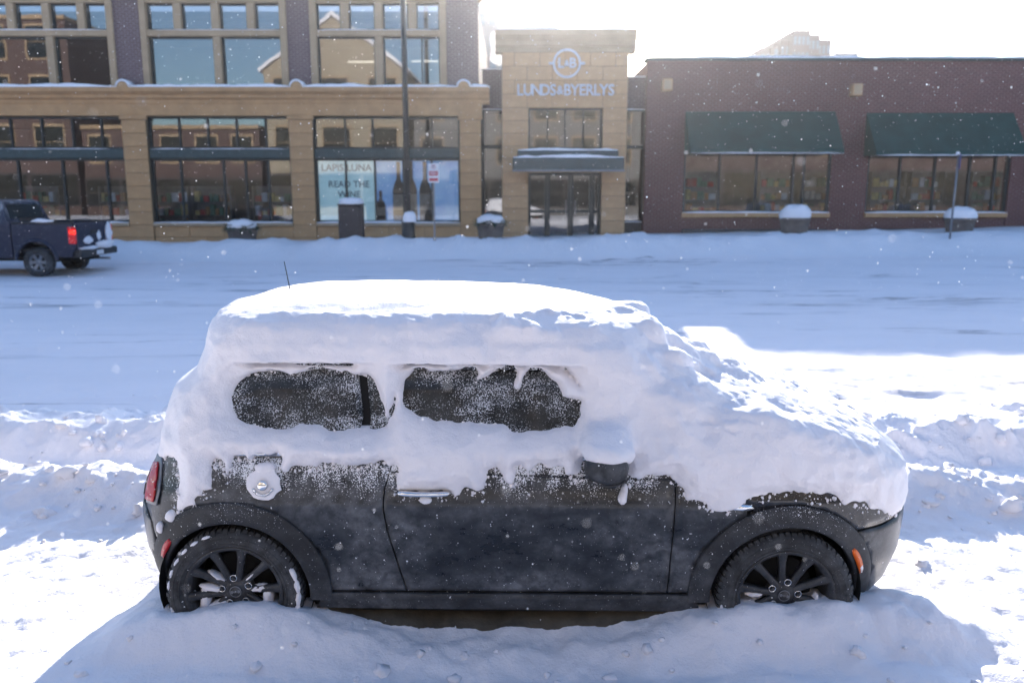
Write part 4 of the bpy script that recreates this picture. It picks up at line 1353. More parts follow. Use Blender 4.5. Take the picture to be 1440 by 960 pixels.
# mirrors
mx_, mz_ = cpx(848, 648, 0.10)
for side in (-1, 1):
    sq = lambda x, y, z: (math.copysign(abs(x) ** 0.75, x), math.copysign(abs(y) ** 0.8, y), math.copysign(abs(z) ** 0.8, z) * (1.0 + 0.18 * x))
    vs, fs = ellipsoid((0, 0, 0), (0.094, 0.085, 0.066), 28, 16, sq)
    mo = MB().add(vs, fs).build('door_mirror', M['trim'], car, True)
    mo.location = (mx_, side * 0.955, mz_ - 0.01)
    st = MB().tube([(0.02, -side * 0.03, -0.05), (0.045, -side * 0.10, -0.088), (0.05, -side * 0.15, -0.10)], [0.05, 0.042, 0.05], 12)
    st.build('mirror_stalk', M['black_gloss'], mo, True)
    rb_ = MB(); pts = []
    for i in range(13):
        t = R(185 + 170 * i / 12)
        pts.append((0.094 * math.cos(t), side * 0.060, -0.01 + 0.052 * math.sin(t)))
    rb_.tube(pts, 0.004, 6); rb_.build('mirror_seam', M['rubber'], mo, True)
# aerial on the roof
ax_, _ = px_world(399, 405, CAR_Y).x - CAR_X, 0
an = MB().tube([(0, 0, 0), (-0.055, 0, 0.33)], [0.004, 0.0022], 8)
o = an.build('aerial', M['black_metal'], car); o.location = (ax_ + 0.045, 0.02, 1.40)

# ---- wheels
def make_wheel():
    root = empty('wheel')
    ty = MB(); ty.lathe_y([(0.218, -0.080), (0.229, -0.092), (0.240, -0.099), (0.264, -0.103), (0.283, -0.098), (0.296, -0.088), (0.302, -0.07), (0.304, 0.0), (0.302, 0.07), (0.29, 0.09), (0.24, 0.10), (0.205, 0.085)], 72)
    t = ty.build('tyre', M['rubber'], root, True)
    tb = MB(); n = 66
    for k in range(n):
        a = 2 * math.pi * k / n
        ca, sa = math.cos(a), math.sin(a)
        w = 0.0098
        bx_ = []
        for (r, y) in ((0.287, -0.0985), (0.309, -0.080), (0.309, -0.030), (0.298, -0.030), (0.292, -0.080)):
            for s in (-w, w):
                bx_.append((r * ca - s * sa, y + (0.006 if k % 2 else 0), r * sa + s * ca))
        nn = 5
        fs_ = [(2 * i, 2 * ((i + 1) % nn), 2 * ((i + 1) % nn) + 1, 2 * i + 1) for i in range(nn)] + [tuple(2 * i for i in range(nn - 1, -1, -1)), tuple(2 * i + 1 for i in range(nn))]
        tb.add(bx_, fs_)
    o = tb.build('tread', M['rubber'], t); o['kind'] = 'stuff'
    for rr in (0.270, 0.243):
        MB().lathe_y([(rr - 0.004, -0.1015), (rr, -0.106), (rr + 0.004, -0.1015)], 64).build('sidewall_rib', M['rubber'], t, True)
    rim = MB(); rim.lathe_y([(0.180, 0.06), (0.183, -0.055), (0.190, -0.080), (0.200, -0.090), (0.208, -0.093), (0.2105, -0.088), (0.208, -0.080)], 64)
    r_ = rim.build('rim', M['wheel_black'], root, True)
    MB().lathe_y([(0.0, 0.02), (0.15, 0.02), (0.155, 0.03)], 40).build('brake_disc', M['void'], root, True)
    hub = MB(); hub.lathe_y([(0.0, -0.060), (0.058, -0.060), (0.072, -0.052), (0.078, -0.02)], 40)
    hub.build('hub', M['wheel_black'], root, True)
    r_.scale = (1.075, 1, 1.075)
    for k in range(5):
        for d in (-1, 1):
            a = R(90 + 72 * k + d * 17.0)
            ca, sa = math.cos(a), math.sin(a)
            sp = MB()
            secs = [(0.045, 0.0165, -0.062, 0.022), (0.10, 0.0145, -0.066, 0.026), (0.15, 0.015, -0.074, 0.03), (0.196, 0.021, -0.086, 0.03)]
            vs, fs = [], []
            for r, w, y, dep in secs:
                off = d * 0.004
                for s, yy in ((-w, y + dep), (-w, y + 0.006), (-w * 0.45, y), (w * 0.45, y), (w, y + 0.006), (w, y + dep)):
                    vs.append((r * ca - (s + off) * sa, yy, r * sa + (s + off) * ca))
            for i in range(3):
                for j in range(6):
                    fs.append((i * 6 + j, i * 6 + (j + 1) % 6, (i + 1) * 6 + (j + 1) % 6, (i + 1) * 6 + j))
            sp.add(vs, fs).build('spoke', M['wheel_black'], r_, True)
        a = R(54 + 72 * k + 36)
        lx, lz = 0.05 * math.cos(a), 0.05 * math.sin(a)
        lw = MB(); lw.lathe_y([(0.013, -0.058), (0.015, -0.064), (0.0165, -0.060)], 18)
        b = lw.build('lug_seat', M['chrome'], root, True); b.location = (lx * 1.28, -0.001, lz * 1.28)
        ln = MB(); ln.lathe_y([(0.0, -0.072), (0.007, -0.072), (0.009, -0.066), (0.009, -0.05)], 6)
        ln.build('lug_nut', M['wheel_black'], b)
    cap = MB(); cap.lathe_y([(0.0, -0.068), (0.024, -0.0675), (0.028, -0.064), (0.030, -0.058)], 32)
    cp = cap.build('centre_cap', M['wheel_black'], root, True)
    MB().lathe_y([(0.0235, -0.0675), (0.025, -0.070), (0.027, -0.067)], 32).build('cap_ring', M['galv'], cp, True)
    o = mesh_obj('cap_lettering', text_mesh('MINI', 0.014, 0.0006), M['galv'], cp); o.location = (0, -0.069, 0)
    for sgn in (-1, 1):
        MB().prism_y([(sgn * 0.012, -0.008), (sgn * 0.0215, -0.005), (sgn * 0.0215, 0.005), (sgn * 0.012, 0.008), (sgn * 0.012, 0.005), (sgn * 0.018, 0.0), (sgn * 0.012, -0.005)][:4], -0.0695, -0.068).build('cap_wing', M['galv'], cp)
    return root
def copy_tree(o, parent=None):
    c = o.copy(); COL.objects.link(c); c.parent = parent
    for ch in o.children: copy_tree(ch, c)
    return c
wheel0 = make_wheel()
spots = [(RX, -0.775, -7), (FXW, -0.775, 12), (RX, 0.775, 30), (FXW, 0.775, 50)]
# snow packed against the spokes of the near wheels
def clump(c, r, seed, parent, ang=0.0):
    vs, fs = ellipsoid((0, 0, 0), (1, 1, 1), 14, 8)
    V = np.array(vs)
    nz = fbm(V[:, 0] + seed * 3.7, V[:, 1], V[:, 2], 1.6, 3)
    V = V * (1 + 0.38 * nz[:, None]) * np.array(r)
    ca, sa = math.cos(ang), math.sin(ang)
    V = np.stack([V[:, 0] * ca - V[:, 2] * sa, V[:, 1], V[:, 0] * sa + V[:, 2] * ca], 1) + np.array(c)
    return MB().add(V.tolist(), fs).build('snow_clump', M['snow_car'], parent, True)
wheels = []
for i, (x, y, rot) in enumerate(spots):
    w = wheel0 if i == 0 else copy_tree(wheel0)
    w.parent = car
    w.location = (x, y, AXZ)
    w.rotation_euler = (0, R(rot), 0) if y < 0 else (0, R(rot), R(180))
    wheels.append(w)
for i, lst in ((0, [(0.115, 0.012, 0.06, 0.018, 5), (-0.115, 0.012, 0.062, 0.016, -8), (0.075, 0.075, 0.05, 0.010, 38), (-0.085, 0.07, 0.045, 0.011, -33), (0.145, -0.03, 0.022, 0.05, 0), (-0.145, -0.045, 0.025, 0.06, 0), (0.09, -0.075, 0.07, 0.03, -20), (-0.09, -0.08, 0.07, 0.03, 25), (0.0, -0.10, 0.09, 0.04, 0), (0.13, -0.12, 0.06, 0.06, 0), (-0.13, -0.13, 0.06, 0.06, 0), (0.0, -0.16, 0.13, 0.05, 0)]),
               (1, [(-0.135, 0.002, 0.045, 0.014, -5), (0.15, -0.02, 0.016, 0.03, 0), (0.145, -0.055, 0.025, 0.03, 20), (-0.08, -0.08, 0.06, 0.02, 30), (-0.15, -0.08, 0.02, 0.05, 0), (0.0, -0.10, 0.03, 0.03, 0), (0.08, -0.10, 0.08, 0.025, -15), (0.0, -0.145, 0.14, 0.04, 0), (-0.03, -0.085, 0.014, 0.03, 0), (-0.11, -0.12, 0.06, 0.05, 0)])):
    for j, (dx, dz, rx, rz, an_) in enumerate(lst):
        o = clump((spots[i][0] + dx, spots[i][1] - 0.045, AXZ + dz), (rx, 0.028, rz), i * 20 + j, car, R(an_))
        o.name = 'wheel_snow'
# crust of snow on tyre shoulders
for i, lst in ((0, ((20, 0), (8, 0), (-4, 0), (-14, 0), (196, 1), (172, 1), (160, 1), (148, 1), (136, 1), (124, 1), (112, 1))), (1, ((190, 1), (198, 1)))):
    for j, (a, lite) in enumerate(lst):
        t = R(a)
        r = 0.292
        clump((spots[i][0] + r * math.cos(t), spots[i][1] - 0.092, AXZ + r * math.sin(t)), (0.012, 0.012, 0.034) if not lite else (0.007, 0.008, 0.02), 60 + i * 20 + j, car, t).name = 'wheel_snow'
# ------------------------------------------------------------------ snow lying on the car
def poly_sd(P, X, Z):
    """Signed distance (positive inside) of points to a closed polygon."""
    P = np.array(P)
    d = np.full(X.shape, 1e9)
    ins = np.zeros(X.shape, bool)
    for i in range(len(P)):
        a, b = P[i], P[(i + 1) % len(P)]
        e = b - a
        t = np.clip(((X - a[0]) * e[0] + (Z - a[1]) * e[1]) / (e @ e + 1e-12), 0, 1)
        d = np.minimum(d, np.hypot(X - a[0] - t * e[0], Z - a[1] - t * e[1]))
        cond = ((a[1] > Z) != (b[1] > Z))
        xi = e[0] * (Z - a[1]) / (e[1] if abs(e[1]) > 1e-12 else 1e-12) + a[0]
        ins ^= cond & (X < xi)
    return np.where(ins, d, -d)

_sz = [.48, .56, .66, .76, .856, .98, 1.10, 1.19, 1.27, 1.38, 1.465, 1.525, 1.57, 1.60, 1.615]
_sxf = [1.97, 1.98, 1.985, 1.985, 1.965, 1.82, 1.50, 1.18, .92, .75, .63, .48, .25, -.05, -.35]
_sxr = [-1.80, -1.80, -1.79, -1.775, -1.75, -1.72, -1.69, -1.65, -1.545, -1.50, -1.485, -1.43, -1.30, -1.0, -.6]
_szw = [.48, .70, .85, .95, 1.05, 1.15, 1.25, 1.33, 1.42, 1.465, 1.51, 1.545, 1.575, 1.60, 1.615]
_sw = [.885, .905, .900, .885, .850, .812, .775, .762, .745, .715, .670, .600, .50, .36, .12]

def snow_halfw(x, z):
    xf, xr, w = np.interp(z, _sz, _sxf), np.interp(z, _sz, _sxr), np.interp(z, _szw, _sw)
    xa, xb = np.minimum(1.15, xf - 0.5), np.maximum(-1.25, xr + 0.32)
    xa = np.maximum(xa, xb + 0.02)
    t = np.where(x > xa, (x - xa) / (xf - xa), np.where(x < xb, (xb - x) / (xb - xr), 0.0))
    ns = np.where(x > 0, 2.9, 2.5)
    r = w * np.where(t < 1, np.power(np.clip(1 - np.abs(t) ** ns, 0, 1), 1 / ns), -0.6 * (t - 1))
    return np.where(z > 1.615, -(z - 1.615) * 3.0, r)

H = 0.0115
ax = np.arange(-2.02, 2.20, H); ay = np.arange(-1.10, 1.02, H); az = np.arange(0.52, 1.72, H)
PX, PZ = np.meshgrid(ax, az, indexing='ij')
low_px = [(150, 640), (205, 640), (225, 648), (236, 642), (250, 645), (248, 690), (243, 716), (256, 722), (270, 712), (284, 690), (296, 688), (299, 645), (312, 648), (318, 672), (326, 640), (343, 640), (352, 650), (362, 640), (392, 636), (402, 652), (430, 654), (462, 650), (500, 655), (520, 650), (545, 652), (556, 655), (553, 689), (560, 692), (622, 692), (634, 690), (646, 697), (655, 684), (668, 694), (678, 690), (682, 662), (697, 656), (704, 674), (712, 680), (720, 677), (727, 656), (742, 660), (757, 651), (772, 658), (788, 656), (793, 668), (812, 668), (818, 640), (880, 640), (884, 672), (905, 671), (922, 667), (937, 666), (950, 676), (958, 690), (963, 702), (985, 704), (1000, 706), (994, 717), (1008, 712), (1025, 716), (1036, 708), (1050, 701), (1075, 695), (1102, 692), (1135, 692), (1160, 698), (1175, 700), (1185, 713), (1198, 708), (1211, 702), (1222, 712), (1238, 717), (1250, 727), (1262, 722)]
low = [cpx(x, y) for x, y in low_px]
low = [(-2.3, low[1][1])] + low[1:] + [(2.3, 0.60)]
main = low + [(2.6, 2.4), (-2.6, 2.4)]
win1 = [(322, 557), (332, 535), (339, 530), (361, 522), (385, 521), (405, 525), (424, 522), (449, 517), (470, 522), (488, 521), (495, 528), (508, 526), (520, 531), (529, 550), (538, 575), (542, 587), (549, 566), (552, 553), (556, 562), (553, 580), (541, 600), (527, 606), (510, 602), (499, 604), (478, 604), (460, 607), (445, 598), (428, 598), (415, 596), (403, 602), (385, 602), (364, 600), (345, 596), (332, 590), (323, 575)]
win2 = [(560, 552), (566, 535), (575, 520), (599, 519), (622, 521), (645, 518), (665, 516), (670, 523), (664, 536), (677, 531), (684, 527), (700, 517), (716, 514), (725, 519), (723, 545), (727, 552), (731, 530), (743, 514), (764, 519), (770, 530), (782, 537), (787, 552), (801, 560), (815, 563), (815, 580), (805, 600), (786, 601), (758, 609), (735, 607), (716, 606), (704, 595), (677, 596), (657, 594), (640, 597), (624, 592), (607, 591), (579, 582), (568, 575), (562, 562)]
def hole(pts): return [cpx(x, y) for x, y in pts]
def line(pts, t=1.7):
    up = [(x, y - t) for x, y in pts]; dn = [(x, y + t) for x, y in reversed(pts)]
    return hole(up + dn)
wob = 0.010 * fbm(PX, PZ, 0.0, 14.0, 3) + 0.016 * fbm(PX, PZ, 5.0, 34.0, 2)
sd = poly_sd(main, PX, PZ) + wob
for w_ in (win1, win2): sd = np.minimum(sd, -poly_sd(hole(w_), PX, PZ) + wob * 0.6)
for l_, t in (([(357, 508), (400, 508), (430, 511), (450, 510), (494, 512)], 1.9), ([(567, 509), (596, 508), (625, 510)], 2.0), ([(648, 510), (676, 510)], 1.6), ([(695, 510), (740, 510), (786, 511)], 1.8), ([(787, 514), (798, 525), (811, 540)], 2.2)):
    sd = np.minimum(sd, -poly_sd(line(l_, t), PX, PZ) + 0.002 + 0.25 * wob)
body = halfw(PX, np.minimum(PZ, 1.41))
body = np.where(PZ > 1.405, -0.5, body)
SW = snow_halfw(PX, PZ)
e = np.clip(sd / 0.085, 0, 1)
e = 0.55 * np.sqrt(np.clip(1 - (1 - e) ** 2, 0, 1)) + 0.45 * e

thin = sstep(0.0, 0.05, sd)
near = np.where(body > 0, body + (np.maximum(SW - body, 0.012)) * e + np.clip(sd, -0.04, 0.0) * 1.4 - 0.004, np.where(sd > 0, SW, SW * (sd > -0.02)))
near = np.where(PZ > 1.34, np.where(sd > 0, np.maximum(SW, near) * 1.0, near), near)
# larger swells in the side snow
near = near + (0.030 * fbm(PX, PZ, 7.0, 2.6, 4, 0.55) + 0.012 * fbm(PX, PZ, 2.0, 9.0, 3)) * e
X3, Z3 = near[:, None, :], PZ[:, None, :]
Yg = ay[None, :, None]
fn = (-X3) - Yg                                   # negative inside past the near face
fn = np.broadcast_to(-(near[:, None, :]) - Yg, (len(ax), len(ay), len(az)))
far_ = snow_halfw(PX, PZ)
ff = Yg - far_[:, None, :]
F = np.maximum(fn, ff).astype(np.float32)
inner = np.where((body > 0) & (PZ < 1.40), body - 0.030, -1.0)[:, None, :]
F = np.maximum(F, (inner - np.abs(Yg)).astype(np.float32))
F = np.maximum(F, np.float32(0.60) - az[None, None, :].astype(np.float32))
# caps of snow on the mirror and small lumps stuck to the flank
def blob(c, r, k=0.02):
    global F
    i0, i1 = np.searchsorted(ax, [c[0] - r[0] * 1.7, c[0] + r[0] * 1.7])
    j0, j1 = np.searchsorted(ay, [c[1] - r[1] * 1.7, c[1] + r[1] * 1.7])
    k0, k1 = np.searchsorted(az, [c[2] - r[2] * 1.7, c[2] + r[2] * 1.7])
    A, B, C = np.meshgrid(ax[i0:i1], ay[j0:j1], az[k0:k1], indexing='ij')
    q = np.sqrt(((A - c[0]) / r[0]) ** 2 + ((B - c[1]) / r[1]) ** 2 + ((C - c[2]) / r[2]) ** 2)
    g_ = ((q - 1) * min(r)).astype(np.float32)
    cur = F[i0:i1, j0:j1, k0:k1]
    h = np.clip(0.5 + 0.5 * (g_ - cur) / k, 0, 1)
    F[i0:i1, j0:j1, k0:k1] = g_ * (1 - h) + cur * h - k * h * (1 - h)
blob((mx_ + 0.01, -0.94, mz_ + 0.044), (0.080, 0.075, 0.030), 0.03)
blob((mx_ + 0.02, -0.90, mz_ + 0.068), (0.062, 0.09, 0.045), 0.07)
blob((mx_ - 0.035, -0.87, mz_ + 0.07), (0.06, 0.09, 0.06), 0.07)
blob((mx_ + 0.05, -0.86, mz_ + 0.04), (0.06, 0.08, 0.08), 0.07)
for px, py, rx, rz in ((876, 686, 0.016, 0.03), (873, 700, 0.022, 0.028), (596, 702, 0.034, 0.016), (371, 657, 0.05, 0.03), (400, 655, 0.02, 0.03), (1012, 712, 0.05, 0.02), (1030, 706, 0.035, 0.025), (240, 725, 0.03, 0.03), (225, 740, 0.02, 0.03), (742, 695, 0.010, 0.010)):
    x_, z_ = cpx(px, py)
    blob((x_, -float(halfw(x_, z_)) - 0.005, z_), (rx, 0.026, rz))
# drift filling the corner between windscreen and hood, clods on the hood
rr = np.random.RandomState(3)
for _ in range(70):
    x_ = rr.uniform(0.55, 1.85); y_ = rr.uniform(-0.72, 0.72)
    zt_ = float(np.interp(-x_, [-v for v in _sxf], _sz))
    s_ = rr.uniform(0.012, 0.055) * (1.0 if x_ < 1.1 else 0.6)
    if float(snow_halfw(x_, zt_ - 0.05)) > abs(y_):
        blob((x_, y_, zt_ - 0.02 - 0.16 * (abs(y_) / 0.8) ** 3), (s_ * 1.6, s_ * 1.4, s_))
for _ in range(75):
    x_ = rr.uniform(0.50, 1.30); y_ = rr.uniform(-0.70, 0.60)
    zt_ = float(np.interp(-x_, [-v for v in _sxf], _sz))
    s_ = rr.uniform(0.03, 0.085)
    if float(snow_halfw(x_, zt_ - 0.05)) > abs(y_) + 0.02:
        blob((x_, y_, zt_ - 0.045 - 0.16 * (abs(y_) / 0.8) ** 3), (s_ * 1.5, s_ * 1.3, s_ * 0.9), 0.045)
import openvdb as vdb
grid = vdb.FloatGrid(background=1.0)
grid.copyFromArray(F)
pts_, tris_, quads_ = grid.convertToPolygons(isovalue=0.0, adaptivity=0.0)
V = np.array(pts_, dtype=np.float64) * H + np.array([ax[0], ay[0], az[0]])
Q = np.array(quads_, dtype=np.int64)
# displacement: fine ripple on the sides, lumpy crust on top of hood and windscreen
fnm = np.cross(V[Q[:, 2]] - V[Q[:, 0]], V[Q[:, 3]] - V[Q[:, 1]])
VN = np.zeros_like(V)
for i in range(4): np.add.at(VN, Q[:, i], fnm)
VN /= np.linalg.norm(VN, axis=1)[:, None] + 1e-12
cen = (V.mean(0) - V)
outw = VN
if (outw * (V - V.mean(0))).sum() < 0: VN = -VN; Q = Q[:, ::-1]
# relax the voxel staircase a little
for _ in range(2):
    acc = np.zeros_like(V); cnt = np.zeros(len(V))
    for i in range(4):
        a, b = Q[:, i], Q[:, (i + 1) % 4]
        np.add.at(acc, a, V[b]); np.add.at(acc, b, V[a]); np.add.at(cnt, a, 1); np.add.at(cnt, b, 1)
    V = 0.45 * V + 0.55 * acc / cnt[:, None]
x, y, z = V.T
upf = np.clip(VN[:, 2], 0, 1)
hood = sstep(0.45, 0.75, x) * sstep(0.3, 0.8, upf)
roofm = sstep(0.35, 0.8, upf) * (x < 0.6)
side_n = (0.0055 * fbm(x, y, z, 8.0, 3) + 0.0030 * fbm(x, y, z, 28.0, 3)) * (1 - 0.75 * roofm)
cm = np.clip(0.25 + 1.3 * fbm(x, y, z + 4.0, 1.8, 2), 0, 1)
crust = 0.022 * fbm(x, y, z, 2.8, 4, 0.42) + cm * 0.008 * (fbm(x, y, z, 9.0, 4, 0.55, ridged=True) - 0.5) - 0.005 * sstep(0.30, 0.55, fbm(x, y, z, 15.0, 2))
roofn = 0.006 * fbm(x, y, z, 3.0, 3) * sstep(0.5, 0.9, upf)
edge_r = sstep(1.44, 1.49, z) * (1 - sstep(1.53, 1.57, z)) * (y < 0)
disp = side_n + hood * crust + roofn + edge_r * (0.012 * np.maximum(fbm(x, y, z, 9.0, 4, 0.6), 0) + 0.006)
# mound on the roof edge above the door
disp = disp + 0.05 * np.exp(-((x - 0.08) / 0.30) ** 2) * edge_r * np.maximum(0.3 + fbm(x, y, z, 5.0, 3), 0)
pill = sstep(0.35, 0.7, x) * (1 - sstep(1.2, 1.5, x)) * sstep(1.0, 1.1, z)
disp = disp + pill * (0.030 * fbm(x, y, z, 3.0, 4, 0.48))
V = V + VN * disp[:, None]
# powder crumbs clinging along every edge of the blanket
rc = np.random.RandomState(31)
cv, cf = ellipsoid((0, 0, 0), (1, 1, 1), 6, 4)
CB = np.array(cv)
cq = [f for f in cf]
newv, newq = [], []
def crumbs(poly, n, spread, rmax, drop):
    P_ = np.array(poly)
    seg = np.diff(np.vstack([P_, P_[:1]]), axis=0)
    ln_ = np.hypot(seg[:, 0], seg[:, 1]); ln_[-1] = 0 if drop else ln_[-1]
    pick = rc.choice(len(P_), n, p=ln_ / ln_.sum())
    for i_ in pick:
        t_ = rc.uniform()
        q_ = P_[i_] + seg[i_] * t_ + rc.normal(0, spread, 2)
        if drop: q_[1] -= abs(rc.normal(0, spread * 1.5))
        if not (-1.78 < q_[0] < 1.9) or q_[1] < 0.62 or q_[1] > 1.32: continue
        hw_ = float(halfw(q_[0], q_[1]))
        if hw_ < 0.5: continue
        r_ = 0.0018 + (rmax - 0.0018) * rc.uniform() ** 3
        k_ = rc.uniform(0.6, 1.35, (len(CB), 1))
        newq.extend([[a + len(newv) * len(CB) for a in f] for f in cq])
        newv.append(CB * k_ * r_ * rc.uniform(0.7, 1.5, 3) + np.array([q_[0], -hw_ - r_ * 0.4, q_[1]]))
crumbs(low[1:-1], 700, 0.010, 0.0085, True)
crumbs(hole(win1), 120, 0.006, 0.005, False)
crumbs(hole(win2), 160, 0.006, 0.005, False)
nv0 = len(V)
V = np.vstack([V] + newv)
Q = np.vstack([Q, np.array(newq, dtype=np.int64) + nv0])
me = bpy.data.meshes.new('snow_cover')
nf = len(Q)
me.vertices.add(len(V)); me.vertices.foreach_set('co', V.ravel())
me.loops.add(nf * 4); me.loops.foreach_set('vertex_index', Q.ravel().astype(np.int32))
me.polygons.add(nf); me.polygons.foreach_set('loop_start', np.arange(0, nf * 4, 4))
me.polygons.foreach_set('use_smooth', np.ones(nf, bool))
me.update(calc_edges=True)
sc_o = mesh_obj('snow_cover', me, M['snow_car'])
sc_o.location = car.location; sc_o.rotation_euler = car.rotation_euler
props(sc_o, 'thick wind-packed snow blanket over the roof, windows and hood of the car', 'snow')
print('car snow verts', len(V))
# ------------------------------------------------------------------ street furniture
def gz(x, y): return float(ground_z(np.array([x]), np.array([y]))[0])
def snow_cap(parent, rx, ry, h, z, seed, name='snow_cap', n=22):
    vs, fs = [], []
    rings = [(1.02, 0.0), (1.05, 0.25), (0.98, 0.62), (0.8, 0.85), (0.5, 0.97), (0.2, 1.0)]
    for r, k in rings:
        for i in range(n):
            t = 2 * math.pi * i / n
            q = 1 + 0.10 * float(pnoise(math.cos(t) * 1.5 + seed, math.sin(t) * 1.5, k * 2))
            vs.append((rx * r * math.cos(t) * q, ry * r * math.sin(t) * q, z + h * k * (1 + 0.25 * float(pnoise(math.cos(t) * r * 1.7, math.sin(t) * r * 1.7, seed)))))
    for j in range(len(rings) - 1):
        for i in range(n):
            fs.append((j * n + i, j * n + (i + 1) % n, (j + 1) * n + (i + 1) % n, (j + 1) * n + i))
    fs.append(tuple((len(rings) - 1) * n + i for i in range(n)))
    return MB().add(vs, fs).build(name, M['snow_ledge'], parent, True)

def planter(px, py, Y, w, h, label, greens, seed, snow_h=0.3):
    p = px_world(px, py, Y)
    z0 = gz(p.x, Y) - 0.12
    r = empty('planter', (p.x, Y, z0))
    k = w / 2
    H = h
    pot = MB(); pot.lathe_z([(0.0, 0.0), (k * 0.80, 0.0), (k * 0.84, 0.06), (k * 0.92, H * 0.55), (k * 1.0, H * 0.86), (k * 1.06, H * 0.87), (k * 1.06, H), (k * 0.93, H), (k * 0.90, H * 0.9), (0, H * 0.9)], 28)
    pot.build('pot', M['concrete'], r, True)
    if greens:
        rr = random.Random(seed)
        g = MB()
        for i in range(150):
            a = rr.uniform(0, 2 * math.pi); l = rr.uniform(0.15, 0.42) * w * 1.1; e = rr.uniform(-0.25, 0.7)
            d = Vector((math.cos(a) * math.cos(e), math.sin(a) * math.cos(e), math.sin(e)))
            b = Vector((math.cos(a) * k * 0.6, math.sin(a) * k * 0.6, H * 0.95))
            s = d.cross(Vector((0, 0, 1))).normalized() * 0.05
            m_ = b + d * l * 0.5 + Vector((0, 0, 0.03))
            t_ = b + d * l + Vector((0, 0, -0.05))
            g.add([b, m_ + s, t_, m_ - s, m_ + Vector((0, 0, 0.02))], [(0, 1, 4), (1, 2, 4), (2, 3, 4), (3, 0, 4)])
        g.build('evergreen_sprigs', M['evergreen'], r)['kind'] = 'stuff'
    snow_cap(r, k * (1.02 if not greens else 0.95), k * (1.0 if not greens else 0.9), snow_h, H * 0.97 + (0.04 if greens else 0), seed)
    props(r, label, 'planter', 'round concrete planters along the shop fronts')
planter(341, 330, 26.9, 0.95, 0.62, 'low round planter with evergreen sprigs and snow before the middle stone bay', True, 1, 0.26)
planter(690, 325, 26.9, 0.90, 0.66, 'round planter with evergreen sprigs and snow left of the tan tower', True, 2, 0.26)
planter(1117, 322, 26.6, 0.92, 0.66, 'round planter heaped with snow under the first green awning', False, 3, 0.42)
planter(1349, 320, 26.6, 0.90, 0.62, 'round planter heaped with snow under the second green awning', False, 4, 0.36)

# dark box with a snow cap
p = px_world(494, 300, 26.2); z0 = gz(p.x, 26.2) - 0.1
top = px_world(494, 289, 26.2).z
r = empty('utility_cabinet', (p.x, 26.2, z0))
MB().bbox(-0.36, 0.36, -0.3, 0.3, 0.0, top - z0, 0.03).build('case', M['brown_box'], r)
MB().bbox(-0.30, 0.30, -0.318, -0.301, 0.15, top - z0 - 0.12, 0.006).build('front_panel', M['brown_box'], r)
MB().bbox(-0.385, 0.385, -0.325, 0.325, top - z0 + 0.002, top - z0 + 0.05, 0.015).build('lid', M['brown_box'], r)
snow_cap(r, 0.37, 0.32, 0.20, top - z0 + 0.045, 9)
props(r, 'tall dark brown cabinet with a snow cap before the wine posters', 'cabinet')

# street lamp pole, running out of the top of the picture
p = px_world(574, 320, 25.4); z0 = gz(p.x, 25.4) - 0.15
r = empty('street_lamp', (p.x, 25.4, z0))
MB().lathe_z([(0.0, 0.0), (0.25, 0.0), (0.25, 0.12), (0.21, 0.2), (0.20, 0.62), (0.13, 0.72), (0.11, 0.85), (0.0, 0.86)], 16).build('base', M['black_metal'], r, True)
MB().tube([(0, 0, 0.85), (0, 0, 8.6)], [0.095, 0.075], 14).build('pole', M['black_metal'], r, True)
o = snow_cap(r, 0.2, 0.2, 0.32, 0.62, 11); o.location = (0.06, -0.06, 0)
arm = MB().tube([(0, 0, 8.5), (0.4, -0.2, 8.9), (1.2, -1.0, 9.0), (1.6, -1.6, 8.95)], [0.06, 0.05, 0.045, 0.045], 10).build('arm', M['black_metal'], r, True)
MB().bbox(1.4, 1.8, -2.2, -1.6, 8.84, 8.98, 0.04).build('lamp_head', M['black_metal'], arm)
MB().bbox(-0.05, 0.10, -0.14, -0.09, 2.2, 2.45, 0.01).build('junction_box', M['black_metal'], r)
props(r, 'tall black street lamp pole with snow at its base before the wine posters', 'street lamp')

# no parking sign
p = px_world(611, 320, 24.6); z0 = gz(p.x, 24.6) - 0.2
r = empty('parking_sign', (p.x, 24.6, z0))
zs1 = px_world(611, 230, 24.6).z - z0; zs0 = px_world(611, 257, 24.6).z - z0
MB().bbox(-0.025, 0.025, -0.012, 0.012, 0, zs1 - 0.02, 0.004).build('post', M['galv'], r)
M['sign_white'] = mat_basic('sign_white', (0.72, 0.70, 0.71), 0.5, var=0.06)
M['sign_red'] = mat_basic('sign_red', (0.50, 0.06, 0.08), 0.5, var=0.1)
M['sign_blue'] = mat_basic('sign_blue', (0.03, 0.07, 0.30), 0.5, var=0.1)
pl = MB().bbox(-0.16, 0.16, -0.022, -0.014, zs0, zs1, 0.003).build('sign_plate', M['sign_white'], r)
hh = zs1 - zs0
def put_text(s, sz, zc, mat, par, yy=-0.0235, xx=0.0):
    o = mesh_obj('lettering', text_mesh(s, sz, 0.0008), mat, par); o.location = (xx, yy, zc)
ringm = MB(); ringm.lathe_y([(0.045, -0.0015), (0.045, 0.0005), (0.06, 0.0005), (0.06, -0.0015)], 24)
o = ringm.build('ring_symbol', M['sign_red'], pl); o.location = (0, -0.023, zs1 - 0.10)
put_text('P', 0.10, zs1 - 0.10, M['ink'], pl)
MB().box(-0.13, 0.13, -0.0236, -0.0215, zs0 + hh * 0.36, zs0 + hh * 0.60).build('red_band', M['sign_red'], pl)
put_text('NO', 0.11, zs0 + hh * 0.48, M['sign_white'], pl, -0.0245)
MB().box(-0.13, 0.13, -0.0236, -0.0215, zs0 + hh * 0.08, zs0 + hh * 0.24).build('red_band', M['sign_red'], pl)
props(r, 'red and white no parking sign on a thin post by the lamp pole', 'sign')

